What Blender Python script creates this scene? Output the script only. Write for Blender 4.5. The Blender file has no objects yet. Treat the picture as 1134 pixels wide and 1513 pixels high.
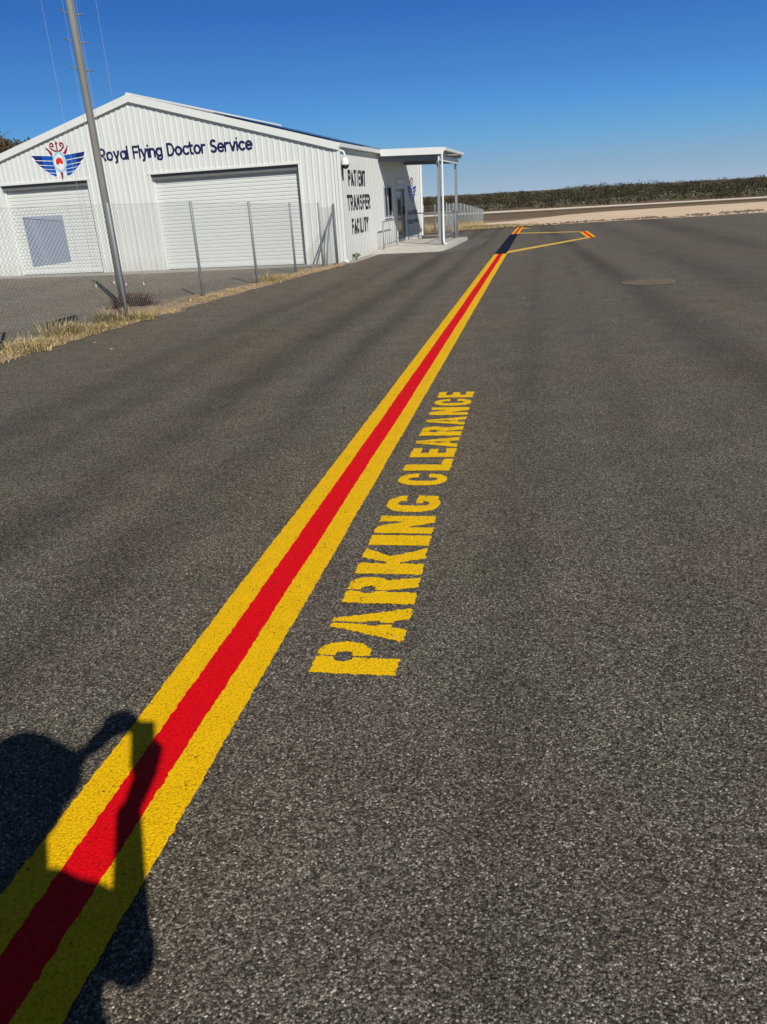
import bpy, bmesh, math, random
import numpy as np
from mathutils import Vector, Matrix
random.seed(7); rng = np.random.default_rng(11)
S = bpy.context.scene
R = math.radians

# ------------------------------------------------------------------ camera, sky, sun, exposure
SUN_EL, SUN_AZ = R(36.0), R(35.0)          # the sun shines from behind, towards 35 degrees left of +Y
cam = bpy.data.objects.new('camera', bpy.data.cameras.new('camera')); S.collection.objects.link(cam)
cam.data.sensor_fit = 'HORIZONTAL'; cam.data.sensor_width = 36.0
cam.data.lens = 1116.8345 / 1134 * 36.0
cam.data.clip_start = 0.02; cam.data.clip_end = 9000
yaw, pitch, roll = -0.2161, 0.3923, -0.0594
fw = Vector((math.sin(yaw)*math.cos(pitch), math.cos(yaw)*math.cos(pitch), -math.sin(pitch)))
r0 = Vector((math.cos(yaw), -math.sin(yaw), 0)); u0 = r0.cross(fw)
rt = r0*math.cos(roll) + u0*math.sin(roll); up = u0*math.cos(roll) - r0*math.sin(roll)
M = Matrix((rt, up, -fw)).transposed().to_4x4(); M.translation = Vector((0, 0, 1.6))
cam.matrix_world = M
S.camera = cam

w = bpy.data.worlds.new('World'); S.world = w; w.use_nodes = True
nt = w.node_tree; bgn = nt.nodes['Background']
sky = nt.nodes.new('ShaderNodeTexSky'); sky.sky_type = 'NISHITA'; sky.sun_disc = False
sky.sun_elevation = SUN_EL; sky.sun_rotation = math.pi - SUN_AZ
sky.air_density = 1.0; sky.dust_density = 0.0; sky.ozone_density = 2.0; sky.altitude = 300
# clear winter sky: the Nishita sky, deepened away from the sun by a ramp over the elevation of the view ray
wt = nt.nodes.new('ShaderNodeTexCoord'); ws = nt.nodes.new('ShaderNodeSeparateXYZ'); nt.links.new(wt.outputs['Generated'], ws.inputs[0])
wr = nt.nodes.new('ShaderNodeValToRGB'); cr_ = wr.color_ramp
SKYC = [(0.0, (.30, .42, .57)), (.024, (.225, .375, .54)), (.059, (.127, .345, .61)), (.096, (.070, .275, .64)), (.129, (.050, .215, .55)), (.19, (.026, .140, .47)), (.35, (.012, .035, .10)), (1.0, (.018, .022, .034))]
cr_.elements[0].position = 0.0; cr_.elements[0].color = (*SKYC[0][1], 1); cr_.elements[1].position = 1.0; cr_.elements[1].color = (*SKYC[-1][1], 1)
for p_, c_ in SKYC[1:-1]:
    e_ = cr_.elements.new(p_); e_.color = (*c_, 1)
nt.links.new(ws.outputs[2], wr.inputs[0])
SKYS = 0.06
sc_ = nt.nodes.new('ShaderNodeVectorMath'); sc_.operation = 'SCALE'; sc_.inputs['Scale'].default_value = 1/SKYS; nt.links.new(wr.outputs[0], sc_.inputs[0])
dt_ = nt.nodes.new('ShaderNodeVectorMath'); dt_.operation = 'DOT_PRODUCT'; dt_.inputs[1].default_value = (math.sin(SUN_AZ), -math.cos(SUN_AZ), 0); nt.links.new(wt.outputs['Generated'], dt_.inputs[0])
mr_ = nt.nodes.new('ShaderNodeMapRange'); mr_.inputs['From Min'].default_value = -.2; mr_.inputs['From Max'].default_value = 1.0; mr_.inputs['To Min'].default_value = .06; mr_.inputs['To Max'].default_value = .36
nt.links.new(dt_.outputs['Value'], mr_.inputs['Value'])
mx_ = nt.nodes.new('ShaderNodeMix'); mx_.data_type = 'RGBA'; nt.links.new(mr_.outputs[0], mx_.inputs[0]); nt.links.new(sc_.outputs[0], mx_.inputs[6]); nt.links.new(sky.outputs['Color'], mx_.inputs[7])
nt.links.new(mx_.outputs[2], bgn.inputs['Color']); bgn.inputs['Strength'].default_value = SKYS
ld = bpy.data.lights.new('sun', 'SUN'); ld.energy = 4.6; ld.angle = R(0.5); ld.color = (1.0, 0.955, 0.88)
sun = bpy.data.objects.new('sun', ld); S.collection.objects.link(sun)
sd = Vector((-math.sin(SUN_AZ)*math.cos(SUN_EL), math.cos(SUN_AZ)*math.cos(SUN_EL), -math.sin(SUN_EL)))
sun.rotation_euler = sd.to_track_quat('-Z', 'Y').to_euler(); sun.location = (6, -9, 12)
S.view_settings.view_transform = 'Standard'; S.view_settings.look = 'None'
S.view_settings.exposure = 0.12; S.view_settings.gamma = 1.0

# ------------------------------------------------------------------ helpers
def tag(o, label=None, cat=None, group=None, kind=None):
    for k, v in (('label', label), ('category', cat), ('group', group), ('kind', kind)):
        if v: o[k] = v
    return o

class G:
    """tiny node graph helper"""
    def __init__(s, name):
        s.m = bpy.data.materials.new(name); s.m.use_nodes = True
        s.t = s.m.node_tree; s.b = s.t.nodes['Principled BSDF']; s.tc = None
    def n(s, typ, **kw):
        x = s.t.nodes.new(typ)
        for k, v in kw.items():
            if k in x.inputs: s.set(x.inputs[k], v)
            else: setattr(x, k, v)
        return x
    def set(s, sock, v):
        if isinstance(v, bpy.types.NodeSocket): s.t.links.new(v, sock)
        else: sock.default_value = v
    def co(s):
        if not s.tc: s.tc = s.n('ShaderNodeTexCoord')
        return s.tc.outputs['Object']
    def mapped(s, scale=(1, 1, 1), rot=(0, 0, 0), loc=(0, 0, 0)):
        m = s.n('ShaderNodeMapping'); s.set(m.inputs['Vector'], s.co())
        m.inputs['Scale'].default_value = scale; m.inputs['Rotation'].default_value = rot; m.inputs['Location'].default_value = loc
        return m.outputs[0]
    def noise(s, scale, detail=3, vec=None, rough=.5):
        x = s.n('ShaderNodeTexNoise'); s.set(x.inputs['Vector'], vec or s.co())
        x.inputs['Scale'].default_value = scale; x.inputs['Detail'].default_value = detail; x.inputs['Roughness'].default_value = rough
        return x.outputs['Fac']
    def vor(s, scale, vec=None, feature='F1'):
        x = s.n('ShaderNodeTexVoronoi'); x.feature = feature; s.set(x.inputs['Vector'], vec or s.co()); x.inputs['Scale'].default_value = scale
        return x
    def ramp(s, fac, stops, interp='LINEAR'):
        x = s.n('ShaderNodeValToRGB'); s.set(x.inputs[0], fac); cr = x.color_ramp; cr.interpolation = interp
        while len(cr.elements) > 1: cr.elements.remove(cr.elements[-1])
        cr.elements[0].position = stops[0][0]; c = stops[0][1]; cr.elements[0].color = (*c, 1) if not isinstance(c, (int, float)) else (c, c, c, 1)
        for p, c in stops[1:]:
            e = cr.elements.new(p); e.color = (*c, 1) if not isinstance(c, (int, float)) else (c, c, c, 1)
        return x.outputs[0]
    def mix(s, fac, a, b, mode='MIX'):
        x = s.n('ShaderNodeMix'); x.data_type = 'RGBA'; x.blend_type = mode
        s.set(x.inputs[0], fac)
        for i, v in ((6, a), (7, b)):
            s.set(x.inputs[i], (*v, 1) if isinstance(v, tuple) and len(v) == 3 else v)
        return x.outputs[2]
    def math(s, op, a, b=0.0, c=None, clamp=False):
        x = s.n('ShaderNodeMath'); x.operation = op; x.use_clamp = clamp; s.set(x.inputs[0], a); s.set(x.inputs[1], b)
        if c is not None: s.set(x.inputs[2], c)
        return x.outputs[0]
    def bump(s, h, dist=.01, strength=1.0, normal=None):
        x = s.n('ShaderNodeBump'); s.set(x.inputs['Height'], h); x.inputs['Distance'].default_value = dist; x.inputs['Strength'].default_value = strength
        if normal: s.set(x.inputs['Normal'], normal)
        return x.outputs[0]
    def out(s, col=None, rough=None, bump=None, metal=None, spec=None):
        for k, v in (('Base Color', col), ('Roughness', rough), ('Normal', bump), ('Metallic', metal), ('Specular IOR Level', spec)):
            if v is not None: s.set(s.b.inputs[k], (*v, 1) if isinstance(v, tuple) and len(v) == 3 else v)
        return s.m

def chip_nodes(g, scale=125.0):
    """aggregate chips of a sprayed seal: colour per chip and height"""
    dn = g.n('ShaderNodeTexNoise'); g.set(dn.inputs['Vector'], g.co()); dn.inputs['Scale'].default_value = 210; dn.inputs['Detail'].default_value = 1
    dv = g.n('ShaderNodeVectorMath'); dv.operation = 'MULTIPLY_ADD'; g.set(dv.inputs[0], dn.outputs['Color']); dv.inputs[1].default_value = (.0075, .0075, 0); g.set(dv.inputs[2], g.co())
    v = g.vor(scale, dv.outputs[0]); sep = g.n('ShaderNodeSeparateColor'); g.set(sep.inputs[0], v.outputs['Color'])
    v2 = g.vor(scale*2.3)
    h = g.math('MULTIPLY_ADD', v.outputs['Distance'], -1.0, 0.8)
    h = g.math('MULTIPLY_ADD', sep.outputs[1], 0.7, h)
    h = g.math('MULTIPLY_ADD', v2.outputs['Distance'], -0.35, h)
    return sep, v, h

def mat_asphalt(name='asphalt', gain=1.0):
    g = G(name); sep, v, h = chip_nodes(g, 165)
    base = g.ramp(sep.outputs[0], [(0, (.044, .037, .029)), (.35, (.118, .100, .077)), (.62, (.184, .158, .125)), (.82, (.265, .232, .186)), (.93, (.35, .312, .258)), (.98, (.45, .41, .35)), (1, (.60, .56, .49))])
    gap = g.ramp(v.outputs['Distance'], [(.0, 1.0), (.45, .95), (.75, .42), (1, .3)])
    c = g.mix(1.0, base, gap, 'MULTIPLY')
    v3 = g.vor(330); s3 = g.n('ShaderNodeSeparateColor'); g.set(s3.inputs[0], v3.outputs['Color'])
    c = g.mix(1.0, c, g.ramp(s3.outputs[0], [(0, .62), (.5, .97), (.85, 1.22), (1, 1.6)]), 'MULTIPLY')
    tn = g.noise(1.7, 4, g.mapped((1, 1, 1), loc=(11, 4, 2))); c = g.mix(1.0, c, g.ramp(tn, [(.36, (1.03, .985, .99)), (.5, (1, 1, 1)), (.64, (.98, 1.01, .95))]), 'MULTIPLY')
    # weathering: worn wheel tracks run roughly along the apron, fresher patches, brown fines
    tr = g.noise(1.0, 4, g.mapped((.42, .055, 1), (0, 0, R(12))))
    c = g.mix(1.0, c, g.ramp(tr, [(.32, .90), (.5, 1.0), (.72, 1.14)]), 'MULTIPLY')
    md = g.noise(2.6, 5); c = g.mix(1.0, c, g.ramp(md, [(.3, .88), (.7, 1.12)]), 'MULTIPLY')
    se0 = g.n('ShaderNodeSeparateXYZ'); g.set(se0.inputs[0], g.co()); wob = g.math('MULTIPLY_ADD', g.noise(.30, 2), .36, -.18)
    band = 0.0
    for x0, slope, w_, k_ in ((-2.82, 0.0, .26, .44), (-2.02, 0.0, .18, .36), (-4.45, .02, .24, .28), (-.10, 0.0, .13, .15), (.75, -.01, .12, .12), (2.25, -.056, .30, .42), (3.6, -.03, .45, .22), (-3.7, 0, .16, .20), (5.9, -.03, .7, .35)):
        dx = g.math('SUBTRACT', g.math('ADD', se0.outputs[0], wob), g.math('MULTIPLY_ADD', se0.outputs[1], slope, x0))
        q = g.math('DIVIDE', dx, w_); q = g.math('EXPONENT', g.math('MULTIPLY', g.math('MULTIPLY', q, q), -1.0))
        pn = g.noise(1.0, 3, g.mapped((.6, .22, 1), loc=(x0*3, x0, 0)))
        q = g.math('MULTIPLY', g.math('MULTIPLY', q, k_), g.ramp(pn, [(.3, .35), (.6, 1.0)])); band = g.math('ADD', q, band)
    c = g.mix(1.0, c, g.math('SUBTRACT', 1.0, band, clamp=True), 'MULTIPLY')
    br = g.noise(.8, 5, g.mapped((1, .4, 1), loc=(3, 9, 1)))
    c = g.mix(g.ramp(br, [(.45, 0.0), (.75, .45)]), c, g.mix(1.0, c, (1.2, 1.04, .84), 'MULTIPLY'))
    # yellow overspray left beside the stencilled words
    se = g.n('ShaderNodeSeparateXYZ'); g.set(se.inputs[0], g.co())
    ax = g.math('ABSOLUTE', g.math('ADD', se.outputs[0], .36)); ay = g.math('ABSOLUTE', g.math('ADD', se.outputs[1], -4.9))
    mx = g.ramp(ax, [(.05, 1.0), (.32, 0.0)]); my = g.ramp(g.math('MULTIPLY', ay, .4), [(.3, 1.0), (.95, 0.0)])
    ov = g.math('MULTIPLY', g.math('MULTIPLY', mx, my), g.math('MULTIPLY', g.noise(3, 3), .13))
    c = g.mix(ov, c, (.30, .19, .03))
    b = g.bump(h, .0036, 1.0)
    if gain != 1.0: c = g.mix(1.0, c, (gain, gain, gain*1.0), 'MULTIPLY')
    return g.out(c, .8, b, spec=.22)

def mat_paint(name, col, wear):
    g = G(name); sep, v, h = chip_nodes(g, 120)
    n = g.noise(9, 5); c = g.mix(g.ramp(n, [(.3, 0.0), (.75, .35)]), col, tuple(x*.72 for x in col))
    c = g.mix(1.0, c, g.ramp(v.outputs['Distance'], [(.35, 1.0), (.85, .62)]), 'MULTIPLY')
    # pin holes where the bitumen shows through
    k = g.math('MULTIPLY_ADD', n, .35, g.math('MULTIPLY', sep.outputs[2], .8))
    c = g.mix(g.ramp(k, [(wear, 0.0), (wear+.03, .85)]), c, (.035, .03, .022))
    cr = g.noise(38, 4, g.mapped((1, 1, 1), loc=(5, 2, 0))); 
    c = g.mix(g.ramp(cr, [(.70, 0.0), (.73, .8)]), c, (.03, .027, .02))
    return g.out(c, .62, g.bump(h, .0024, .8), spec=.12)

def mat_plain(name, col, rough=.5, metal=0.0, var=.12, scale=6, bump=0.0, bscale=60, spec=.5):
    g = G(name); n = g.noise(scale, 5)
    c = g.mix(n, tuple(x*(1-var) for x in col), tuple(min(1, x*(1+var)) for x in col))
    b = g.bump(g.noise(bscale, 3), bump) if bump else None
    return g.out(c, g.ramp(g.noise(scale*2, 3), [(.3, max(0, rough-.08)), (.7, min(1, rough+.08))]), b, metal, spec)

def mat_ground(name, a, b_, c_, sc=.5, fine=12, bump=.03):
    g = G(name)
    c = g.mix(g.ramp(g.noise(sc, 6), [(.35, 0.0), (.65, 1.0)]), a, b_)
    c = g.mix(g.ramp(g.noise(fine, 6, rough=.7), [(.45, 0.0), (.66, .75)]), c, c_)
    v = g.vor(26); se = g.n('ShaderNodeSeparateColor'); g.set(se.inputs[0], v.outputs['Color'])
    c = g.mix(1.0, c, g.ramp(se.outputs[0], [(0, .7), (.8, 1.05), (1, 1.35)]), 'MULTIPLY')
    return g.out(c, .95, g.bump(g.noise(fine*2, 5), bump), spec=.1)

def mat_concrete(name='concrete', col=(.36, .345, .315)):
    g = G(name)
    c = g.mix(g.noise(1.3, 6), tuple(x*.72 for x in col), tuple(x*1.2 for x in col))
    c = g.mix(g.ramp(g.noise(5, 6), [(.55, 0.0), (.75, .5)]), c, (.20, .18, .15))
    return g.out(c, .85, g.bump(g.noise(60, 4), .003), spec=.3)

def mat_cladding(name, col):
    g = G(name)
    c = g.mix(g.noise(1.2, 4, g.mapped((3, 3, .35))), tuple(x*.94 for x in col), tuple(min(1, x*1.04) for x in col))
    se = g.n('ShaderNodeSeparateXYZ'); g.set(se.inputs[0], g.co())
    low = g.math('MULTIPLY', g.ramp(g.math('MULTIPLY', se.outputs[2], 1.0), [(0, 1.0), (.5, 0.0)]), g.noise(3.5, 5))
    c = g.mix(g.math('MULTIPLY', low, .55), c, (.36, .30, .23))      # splashed dust along the foot
    return g.out(c, .42, g.bump(g.noise(2.2, 3, g.mapped((1, 1, .5))), .0018, .5), spec=.4)

def mat_leaf(name, a, b_, sc=1.5):
    g = G(name); c = g.mix(g.ramp(g.noise(sc, 4), [(.3, 0.0), (.7, 1.0)]), a, b_)
    c = g.mix(1.0, c, g.ramp(g.noise(sc*9, 2), [(.3, .65), (.7, 1.4)]), 'MULTIPLY')
    m = g.out(c, .75, spec=.2); return m

class MB:
    """collects faces, builds ONE mesh object"""
    def __init__(s): s.v = []; s.f = []; s.mi = []; s.parts = []
    def add(s, vs, fs, mi=0):
        s.parts.append((list(vs), list(fs)))
        o = len(s.v); s.v += [tuple(x) for x in vs]; s.f += [tuple(i+o for i in f) for f in fs]; s.mi += [mi]*len(fs)
    def box(s, x0, x1, y0, y1, z0, z1, mi=0):
        s.add([(x0,y0,z0),(x1,y0,z0),(x1,y1,z0),(x0,y1,z0),(x0,y0,z1),(x1,y0,z1),(x1,y1,z1),(x0,y1,z1)],
              [(0,3,2,1),(4,5,6,7),(0,1,5,4),(1,2,6,5),(2,3,7,6),(3,0,4,7)], mi)
    def tube(s, pts, r, n=8, mi=0, caps=True):
        pts = [Vector(p) for p in pts]; rs = r if isinstance(r, (list, tuple)) else [r]*len(pts)
        rings = []
        for i, p in enumerate(pts):
            d = (pts[min(i+1, len(pts)-1)] - pts[max(i-1, 0)]).normalized()
            a = d.orthogonal().normalized() if i == 0 else (prev - d*prev.dot(d)).normalized()
            prev = a; b = d.cross(a)
            rings.append([p + (a*math.cos(2*math.pi*k/n) + b*math.sin(2*math.pi*k/n))*rs[i] for k in range(n)])
        vs = [q for rg in rings for q in rg]; fs = []
        for i in range(len(pts)-1):
            for k in range(n):
                fs.append((i*n+k, i*n+(k+1) % n, (i+1)*n+(k+1) % n, (i+1)*n+k))
        if caps: fs += [tuple(range(n-1, -1, -1)), tuple((len(pts)-1)*n+k for k in range(n))]
        s.add(vs, fs, mi)
    def pieces(s, name, mats, parent=None, **k):
        for vs, fs in s.parts:
            q = MB(); q.add(vs, fs); o = q.build(name, mats, parent, **k)
        return o
    def build(s, name, mats, parent=None, smooth=False, loc=None, bevel=0):
        me = bpy.data.meshes.new(name); me.from_pydata(s.v, [], s.f); me.update()
        mats = mats if isinstance(mats, (list, tuple)) else [mats]
        for m in mats: me.materials.append(m)
        if len(mats) > 1: me.polygons.foreach_set('material_index', s.mi)
        if smooth: me.polygons.foreach_set('use_smooth', [True]*len(me.polygons))
        o = bpy.data.objects.new(name, me); S.collection.objects.link(o)
        if parent: o.parent = parent
        if loc: o.location = loc
        if bevel:
            b = o.modifiers.new('bevel', 'BEVEL'); b.width = bevel; b.segments = 2; b.limit_method = 'ANGLE'
        return o

def empty(name, loc, rz=0.0):
    o = bpy.data.objects.new(name, None); S.collection.objects.link(o); o.location = loc; o.rotation_euler = (0, 0, rz); o.empty_display_size = .2
    return o

def vnoise(x, y, seed=0):
    """cheap smooth value noise, numpy"""
    x = np.asarray(x, float); y = np.asarray(y, float)
    xi = np.floor(x).astype(np.int64); yi = np.floor(y).astype(np.int64); fx = x-xi; fy = y-yi
    fx = fx*fx*(3-2*fx); fy = fy*fy*(3-2*fy)
    def h(a, b):
        n = (a*374761393 + b*668265263 + seed*974711) & 0xffffffff
        n = ((n ^ (n >> 13))*1274126177) & 0xffffffff
        return ((n ^ (n >> 16)) & 0xffff)/65535.0
    return (h(xi, yi)*(1-fx)+h(xi+1, yi)*fx)*(1-fy)+(h(xi, yi+1)*(1-fx)+h(xi+1, yi+1)*fx)*fy

def contour(field, xs, ys):
    """polygons covering field > 0 on a grid (marching squares, edges interpolated)"""
    V = []; F = []; idx = {}
    def vert(k, p):
        if k not in idx: idx[k] = len(V); V.append(p)
        return idx[k]
    nx, ny = field.shape; pos = field > 0
    anyc = pos[:-1, :-1] | pos[1:, :-1] | pos[:-1, 1:] | pos[1:, 1:]
    for i, j in zip(*np.nonzero(anyc)):
        c = [(i, j), (i+1, j), (i+1, j+1), (i, j+1)]; poly = []
        for a in range(4):
            p, q = c[a], c[(a+1) % 4]; fp, fq = field[p], field[q]
            if fp > 0: poly.append(vert(p, (xs[p[0]], ys[p[1]])))
            if (fp > 0) != (fq > 0):
                t = fp/(fp-fq); key = (min(p, q), max(p, q))
                poly.append(vert(key, (xs[p[0]]*(1-t)+xs[q[0]]*t, ys[p[1]]*(1-t)+ys[q[1]]*t)))
        if len(poly) >= 3: F.append(tuple(poly))
    return V, F

# ------------------------------------------------------------------ materials
ASPH = mat_asphalt()
YEL = mat_paint('yellow_line_paint', (.98, .565, .002), .99)
YELW = mat_paint('yellow_stencil_paint', (1.0, .60, .004), .965)
RED = mat_paint('red_line_paint', (.86, .002, .008), 1.02)
BLK = mat_paint('black_line_paint', (.012, .012, .018), 1.1)
PALEY = mat_paint('pale_yellow_paint', (.84, .56, .10), .95)
WHITE = mat_cladding('white_cladding', (.61, .64, .615))
WHITE2 = mat_cladding('white_cladding_side', (.64, .65, .62))
TRIM = mat_plain('white_trim', (.66, .68, .655), .4, var=.04)
SLATW = mat_plain('white_roller_slat', (.60, .625, .60), .42, var=.05)
GALV = mat_plain('galvanised_steel', (.23, .255, .27), .6, .15, .2, 9)
GALVD = mat_plain('weathered_galvanised_steel', (.15, .165, .175), .65, .15, .2, 9)
MASTM = mat_plain('grey_mast_paint', (.17, .168, .155), .8, .0, .15, 4)
WIRE = mat_plain('fence_wire', (.31, .33, .34), .6, .1, .2, 3)
DARK = mat_plain('dark_rubber', (.012, .012, .013), .5, var=.2)
GREYS = mat_plain('grey_steel_purlin', (.17, .195, .225), .5, .2, .1)
CONC = mat_concrete()
NAVY = mat_plain('navy_sign_vinyl', (.010, .010, .065), .45, var=.1)
BLACKV = mat_plain('black_sign_vinyl', (.008, .008, .009), .5, var=.1)
GLASS = mat_plain('tinted_window_glass', (.02, .024, .028), .06, 0, .1, spec=.7)
DOORM = mat_plain('grey_door_paint', (.20, .22, .23), .45, 0, .06)

# ------------------------------------------------------------------ terrain
def tz(Y):
    Y = np.asarray(Y, float)
    return np.where(Y < 40, 0, np.where(Y < 46, -.035/12*(Y-40)**2, np.where(Y < 92, -.105-.035*(Y-46), np.where(Y < 300, -1.715-.0139*(Y-92), -4.606))))

def sheet(name, xs, near, far, rows, mat, dz, kind='structure', jit=0.0, seed=0):
    """strip of ground between the curves near(x) and far(x), draped on the terrain"""
    m = MB(); nx = len(xs); vs = []
    for j in range(rows+1):
        t = (j/rows)**1.6
        for x, a, b in zip(xs, near, far):
            y = a*(1-t)+b*t
            if jit and (j == 0 or j == rows): y += (float(vnoise(x*1.3, j, seed))-.5)*jit*(1 if j == 0 else 6) + (float(vnoise(x*6, j, seed+1))-.5)*jit*.6
            vs.append((x, y, float(tz(y))+dz))
    fs = [(j*nx+i, j*nx+i+1, (j+1)*nx+i+1, (j+1)*nx+i) for j in range(rows) for i in range(nx-1)]
    m.add(vs, fs); o = m.build(name, mat); o['kind'] = kind; return o

ys = np.concatenate([np.arange(-60, 38, 7.0), np.arange(38, 50, .75), np.arange(50, 100, 4.), np.arange(100, 320, 10.), [400, 700, 1500, 4000, 8000]])
xs = np.concatenate([[-6000, -2500, -900, -400], np.arange(-200, 260, 10.), [400, 900, 2500, 6000]])
m = MB(); m.add([(x, y, float(tz(y))-.03) for y in ys for x in xs],
                [(j*len(xs)+i, j*len(xs)+i+1, (j+1)*len(xs)+i+1, (j+1)*len(xs)+i) for j in range(len(ys)-1) for i in range(len(xs)-1)])
DIRT = mat_ground('dry_brown_earth', (.17, .115, .075), (.24, .175, .115), (.14, .118, .07), .09, 1.3, .05)
tag(m.build('ground', DIRT), kind='structure')

# asphalt apron, its far edge follows the photo
ex = [-60, -20, -4.8, -3.58, -1.83, -.42, 1.49, 3.12, 6.18, 10.43, 20, 60]; ey = [36, 36, 36.6, 38.3, 38.7, 39.26, 40.01, 40.6, 40.7, 41.4, 42.2, 45]
ax_ = np.concatenate([[-60, -40, -20], np.arange(-14, 22, .25), [30, 45, 60]]); ay_ = np.interp(ax_, ex, ey)
sheet('asphalt_apron', ax_, [-25]*len(ax_), ay_, 24, ASPH, 0.0, jit=.12, seed=3)

GRAV = mat_ground('pale_gravel', (.80, .63, .46), (.72, .55, .39), (.58, .43, .29), .12, 2.5, .03)
gx = np.concatenate([np.arange(-6.8, 30, .4), np.arange(30, 120, 3.)])
gn = np.interp(gx, ex, ey)-.15; gf = np.interp(gx, [-7.3, -4.2, -.31, 4, 10.5, 22.3, 38.4, 120], [100, 102, 115, 128, 140, 149, 156, 177])
gn2 = np.where(gx < -.5, gn+(-.5-gx)*2.2, gn)
sheet('gravel_strip', gx, gn2, np.maximum(gf, gn2+.5), 40, GRAV, .012, jit=.25, seed=5)
VERGE = mat_ground('dry_grass_verge', (.20, .145, .075), (.27, .205, .11), (.11, .095, .045), .5, 3, .06)
vx = np.arange(-16, .6, .4)
sheet('verge', vx, np.interp(vx, ex, ey)-.1, np.interp(vx, [-16, -8, -4.2, -2, -.5, .6], [80, 66, 54, 45, 41.2, 40.0]), 24, VERGE, .02, jit=.3, seed=8)
lx_ = np.arange(-60, 140, 5.)
sheet('runway_edge', lx_, np.interp(lx_, [-60, -15.6, 8, 57, 140], [205, 214, 217, 228, 245]), np.interp(lx_, [-60, -15.6, 8, 57, 140], [262, 264, 262, 266, 282]), 6, mat_ground('white_gravel', (.85, .76, .65), (.78, .68, .57), (.6, .5, .4), .1, 1.0), .03, jit=1.0)
for i, (a, b, h) in enumerate([(92, 118, .03), (150, 172, .035), (180, 190, .03)]):
    sx = np.arange(-50, 150, 3.)
    off = (sx+12)*.55
    sheet('track', sx, np.maximum(a+off*.4, np.interp(sx, [-4.2, 0, 10.5, 38, 150], [60, 110, 137, 154, 190])+2+i*14), np.maximum(b+off*.4, np.interp(sx, [-4.2, 0, 10.5, 38, 150], [60, 110, 137, 154, 190])+12+i*14), 3,
          [mat_ground('worn_track', (.27, .19, .13), (.31, .22, .15), (.20, .14, .10), .1, 1.5), VERGE, mat_ground('olive_grass', (.10, .088, .05), (.13, .11, .065), (.08, .07, .04), .1, 1.5)][i], .01, jit=.8, seed=20+i)

# the older, paler asphalt of the yard behind the fence
YARD = mat_asphalt('yard_asphalt', 1.45)
m = MB(); yv = [(-30, -5), (-7.3, -5), (-7.0, 5), (-6.9, 9), (-6.8, 12), (-6.6, 14.8), (-6.3, 18.9), (-5.9, 20.2), (-5.6, 21.0), (-12, 21.2), (-30, 21.2)]
m.add([(x, y, .004) for x, y in yv], [tuple(range(len(yv)))]); tag(m.build('asphalt_yard', YARD), kind='structure')

# ------------------------------------------------------------------ painted stripe
YS = np.concatenate([np.arange(.2, 6, .012), np.arange(6, 14, .03), np.arange(14, 22.5, .06)])
EDGE = [-1.3215, -1.2103, -1.0860, -.9741]
def edge(k, Y):
    s = k*17
    return EDGE[k] + .0025*(vnoise(Y*2.1, Y*0, s)-.5)*2 + .0026*(vnoise(Y*45, Y*0, s+1)-.5)*2 + .0028*(vnoise(Y*110, Y*0, s+2)-.5)*2 + .006*(vnoise(Y*.45, Y*0, s+3)-.5)
EV = [edge(k, YS) for k in range(4)]
for a, b, mt in ((0, 1, YEL), (1, 2, RED), (2, 3, YEL)):
    m = MB(); n = len(YS); e0 = EV[a]; e1 = EV[b]
    m.add([(float(x), float(y), .004) for x, y in zip(e0, YS)]+[(float(x), float(y), .004) for x, y in zip(e1, YS)], [(i, n+i, n+i+1, i+1) for i in range(n-1)])
    tag(m.build('road_marking', mt), kind='structure')
def quad_strip(pts, mat, z=.004):
    m = MB(); m.add([(x, y, z) for x, y in pts], [tuple(range(len(pts)))]); tag(m.build('road_marking', mat), kind='structure')
quad_strip([(-1.325, 22.5), (-.985, 22.5), (-.985, 32.75), (-1.285, 32.85)], BLK)
# far end of the stripe, and the slanted bars that join it to the short bay stripe
for a, b, mt in ((0, .32, YEL), (.32, .68, RED), (.68, 1, YEL)):
    x0, x1 = -1.255, -.965
    quad_strip([(x0+(x1-x0)*a, 32.87), (x0+(x1-x0)*b, 32.87), (x0+.06+(x1-x0)*b, 39.0), (x0+.06+(x1-x0)*a, 39.0)], mt)
    L0, R0 = Vector((1.38, 32.12)), Vector((1.70, 32.64)); L1, R1 = Vector((1.49, 27.77)), Vector((1.79, 28.47))
    p = [L1.lerp(R1, a), L1.lerp(R1, b), L0.lerp(R0, b), L0.lerp(R0, a)]
    quad_strip([tuple(q) for q in p], mt)
quad_strip([(-1.01, 22.46), (1.47, 27.74), (1.77, 28.43), (1.66, 28.2), (1.48, 28.35), (-.98, 23.35)][:2]+[(1.47, 28.38), (-.98, 23.42)], PALEY, .006)
quad_strip([(-.955, 33.05), (1.37, 32.0), (1.40, 32.45), (-.955, 33.62)], PALEY)
quad_strip([(-.93, 37.2), (-.62, 37.0), (-.60, 37.5), (-.78, 37.9), (-.93, 37.8)], PALEY)

# ------------------------------------------------------------------ stencilled words on the asphalt
def fbox(x, y, x0, x1, y0, y1): return np.minimum(np.minimum(x-x0, x1-x), np.minimum(y-y0, y1-y))
def fpoly(x, y, pts):
    d = np.full(x.shape, 9.0)                       # convex, counter-clockwise
    for (ax, ay), (bx, by) in zip(pts, pts[1:]+pts[:1]):
        L = math.hypot(bx-ax, by-ay); d = np.minimum(d, ((bx-ax)*(y-ay)-(by-ay)*(x-ax))/L)
    return d
def frr(x, y, x0, x1, y0, y1, r, asp=1.0):
    cx, cy = (x0+x1)/2, (y0+y1)/2; hx, hy = (x1-x0)/2, (y1-y0)/2
    qx = np.abs(x-cx)-hx+r; qy = np.abs(y-cy)-hy+r
    return -(np.hypot(np.maximum(qx, 0), np.maximum(qy, 0))+np.minimum(np.maximum(qx, qy), 0)-r)
U = np.maximum; I = np.minimum
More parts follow.
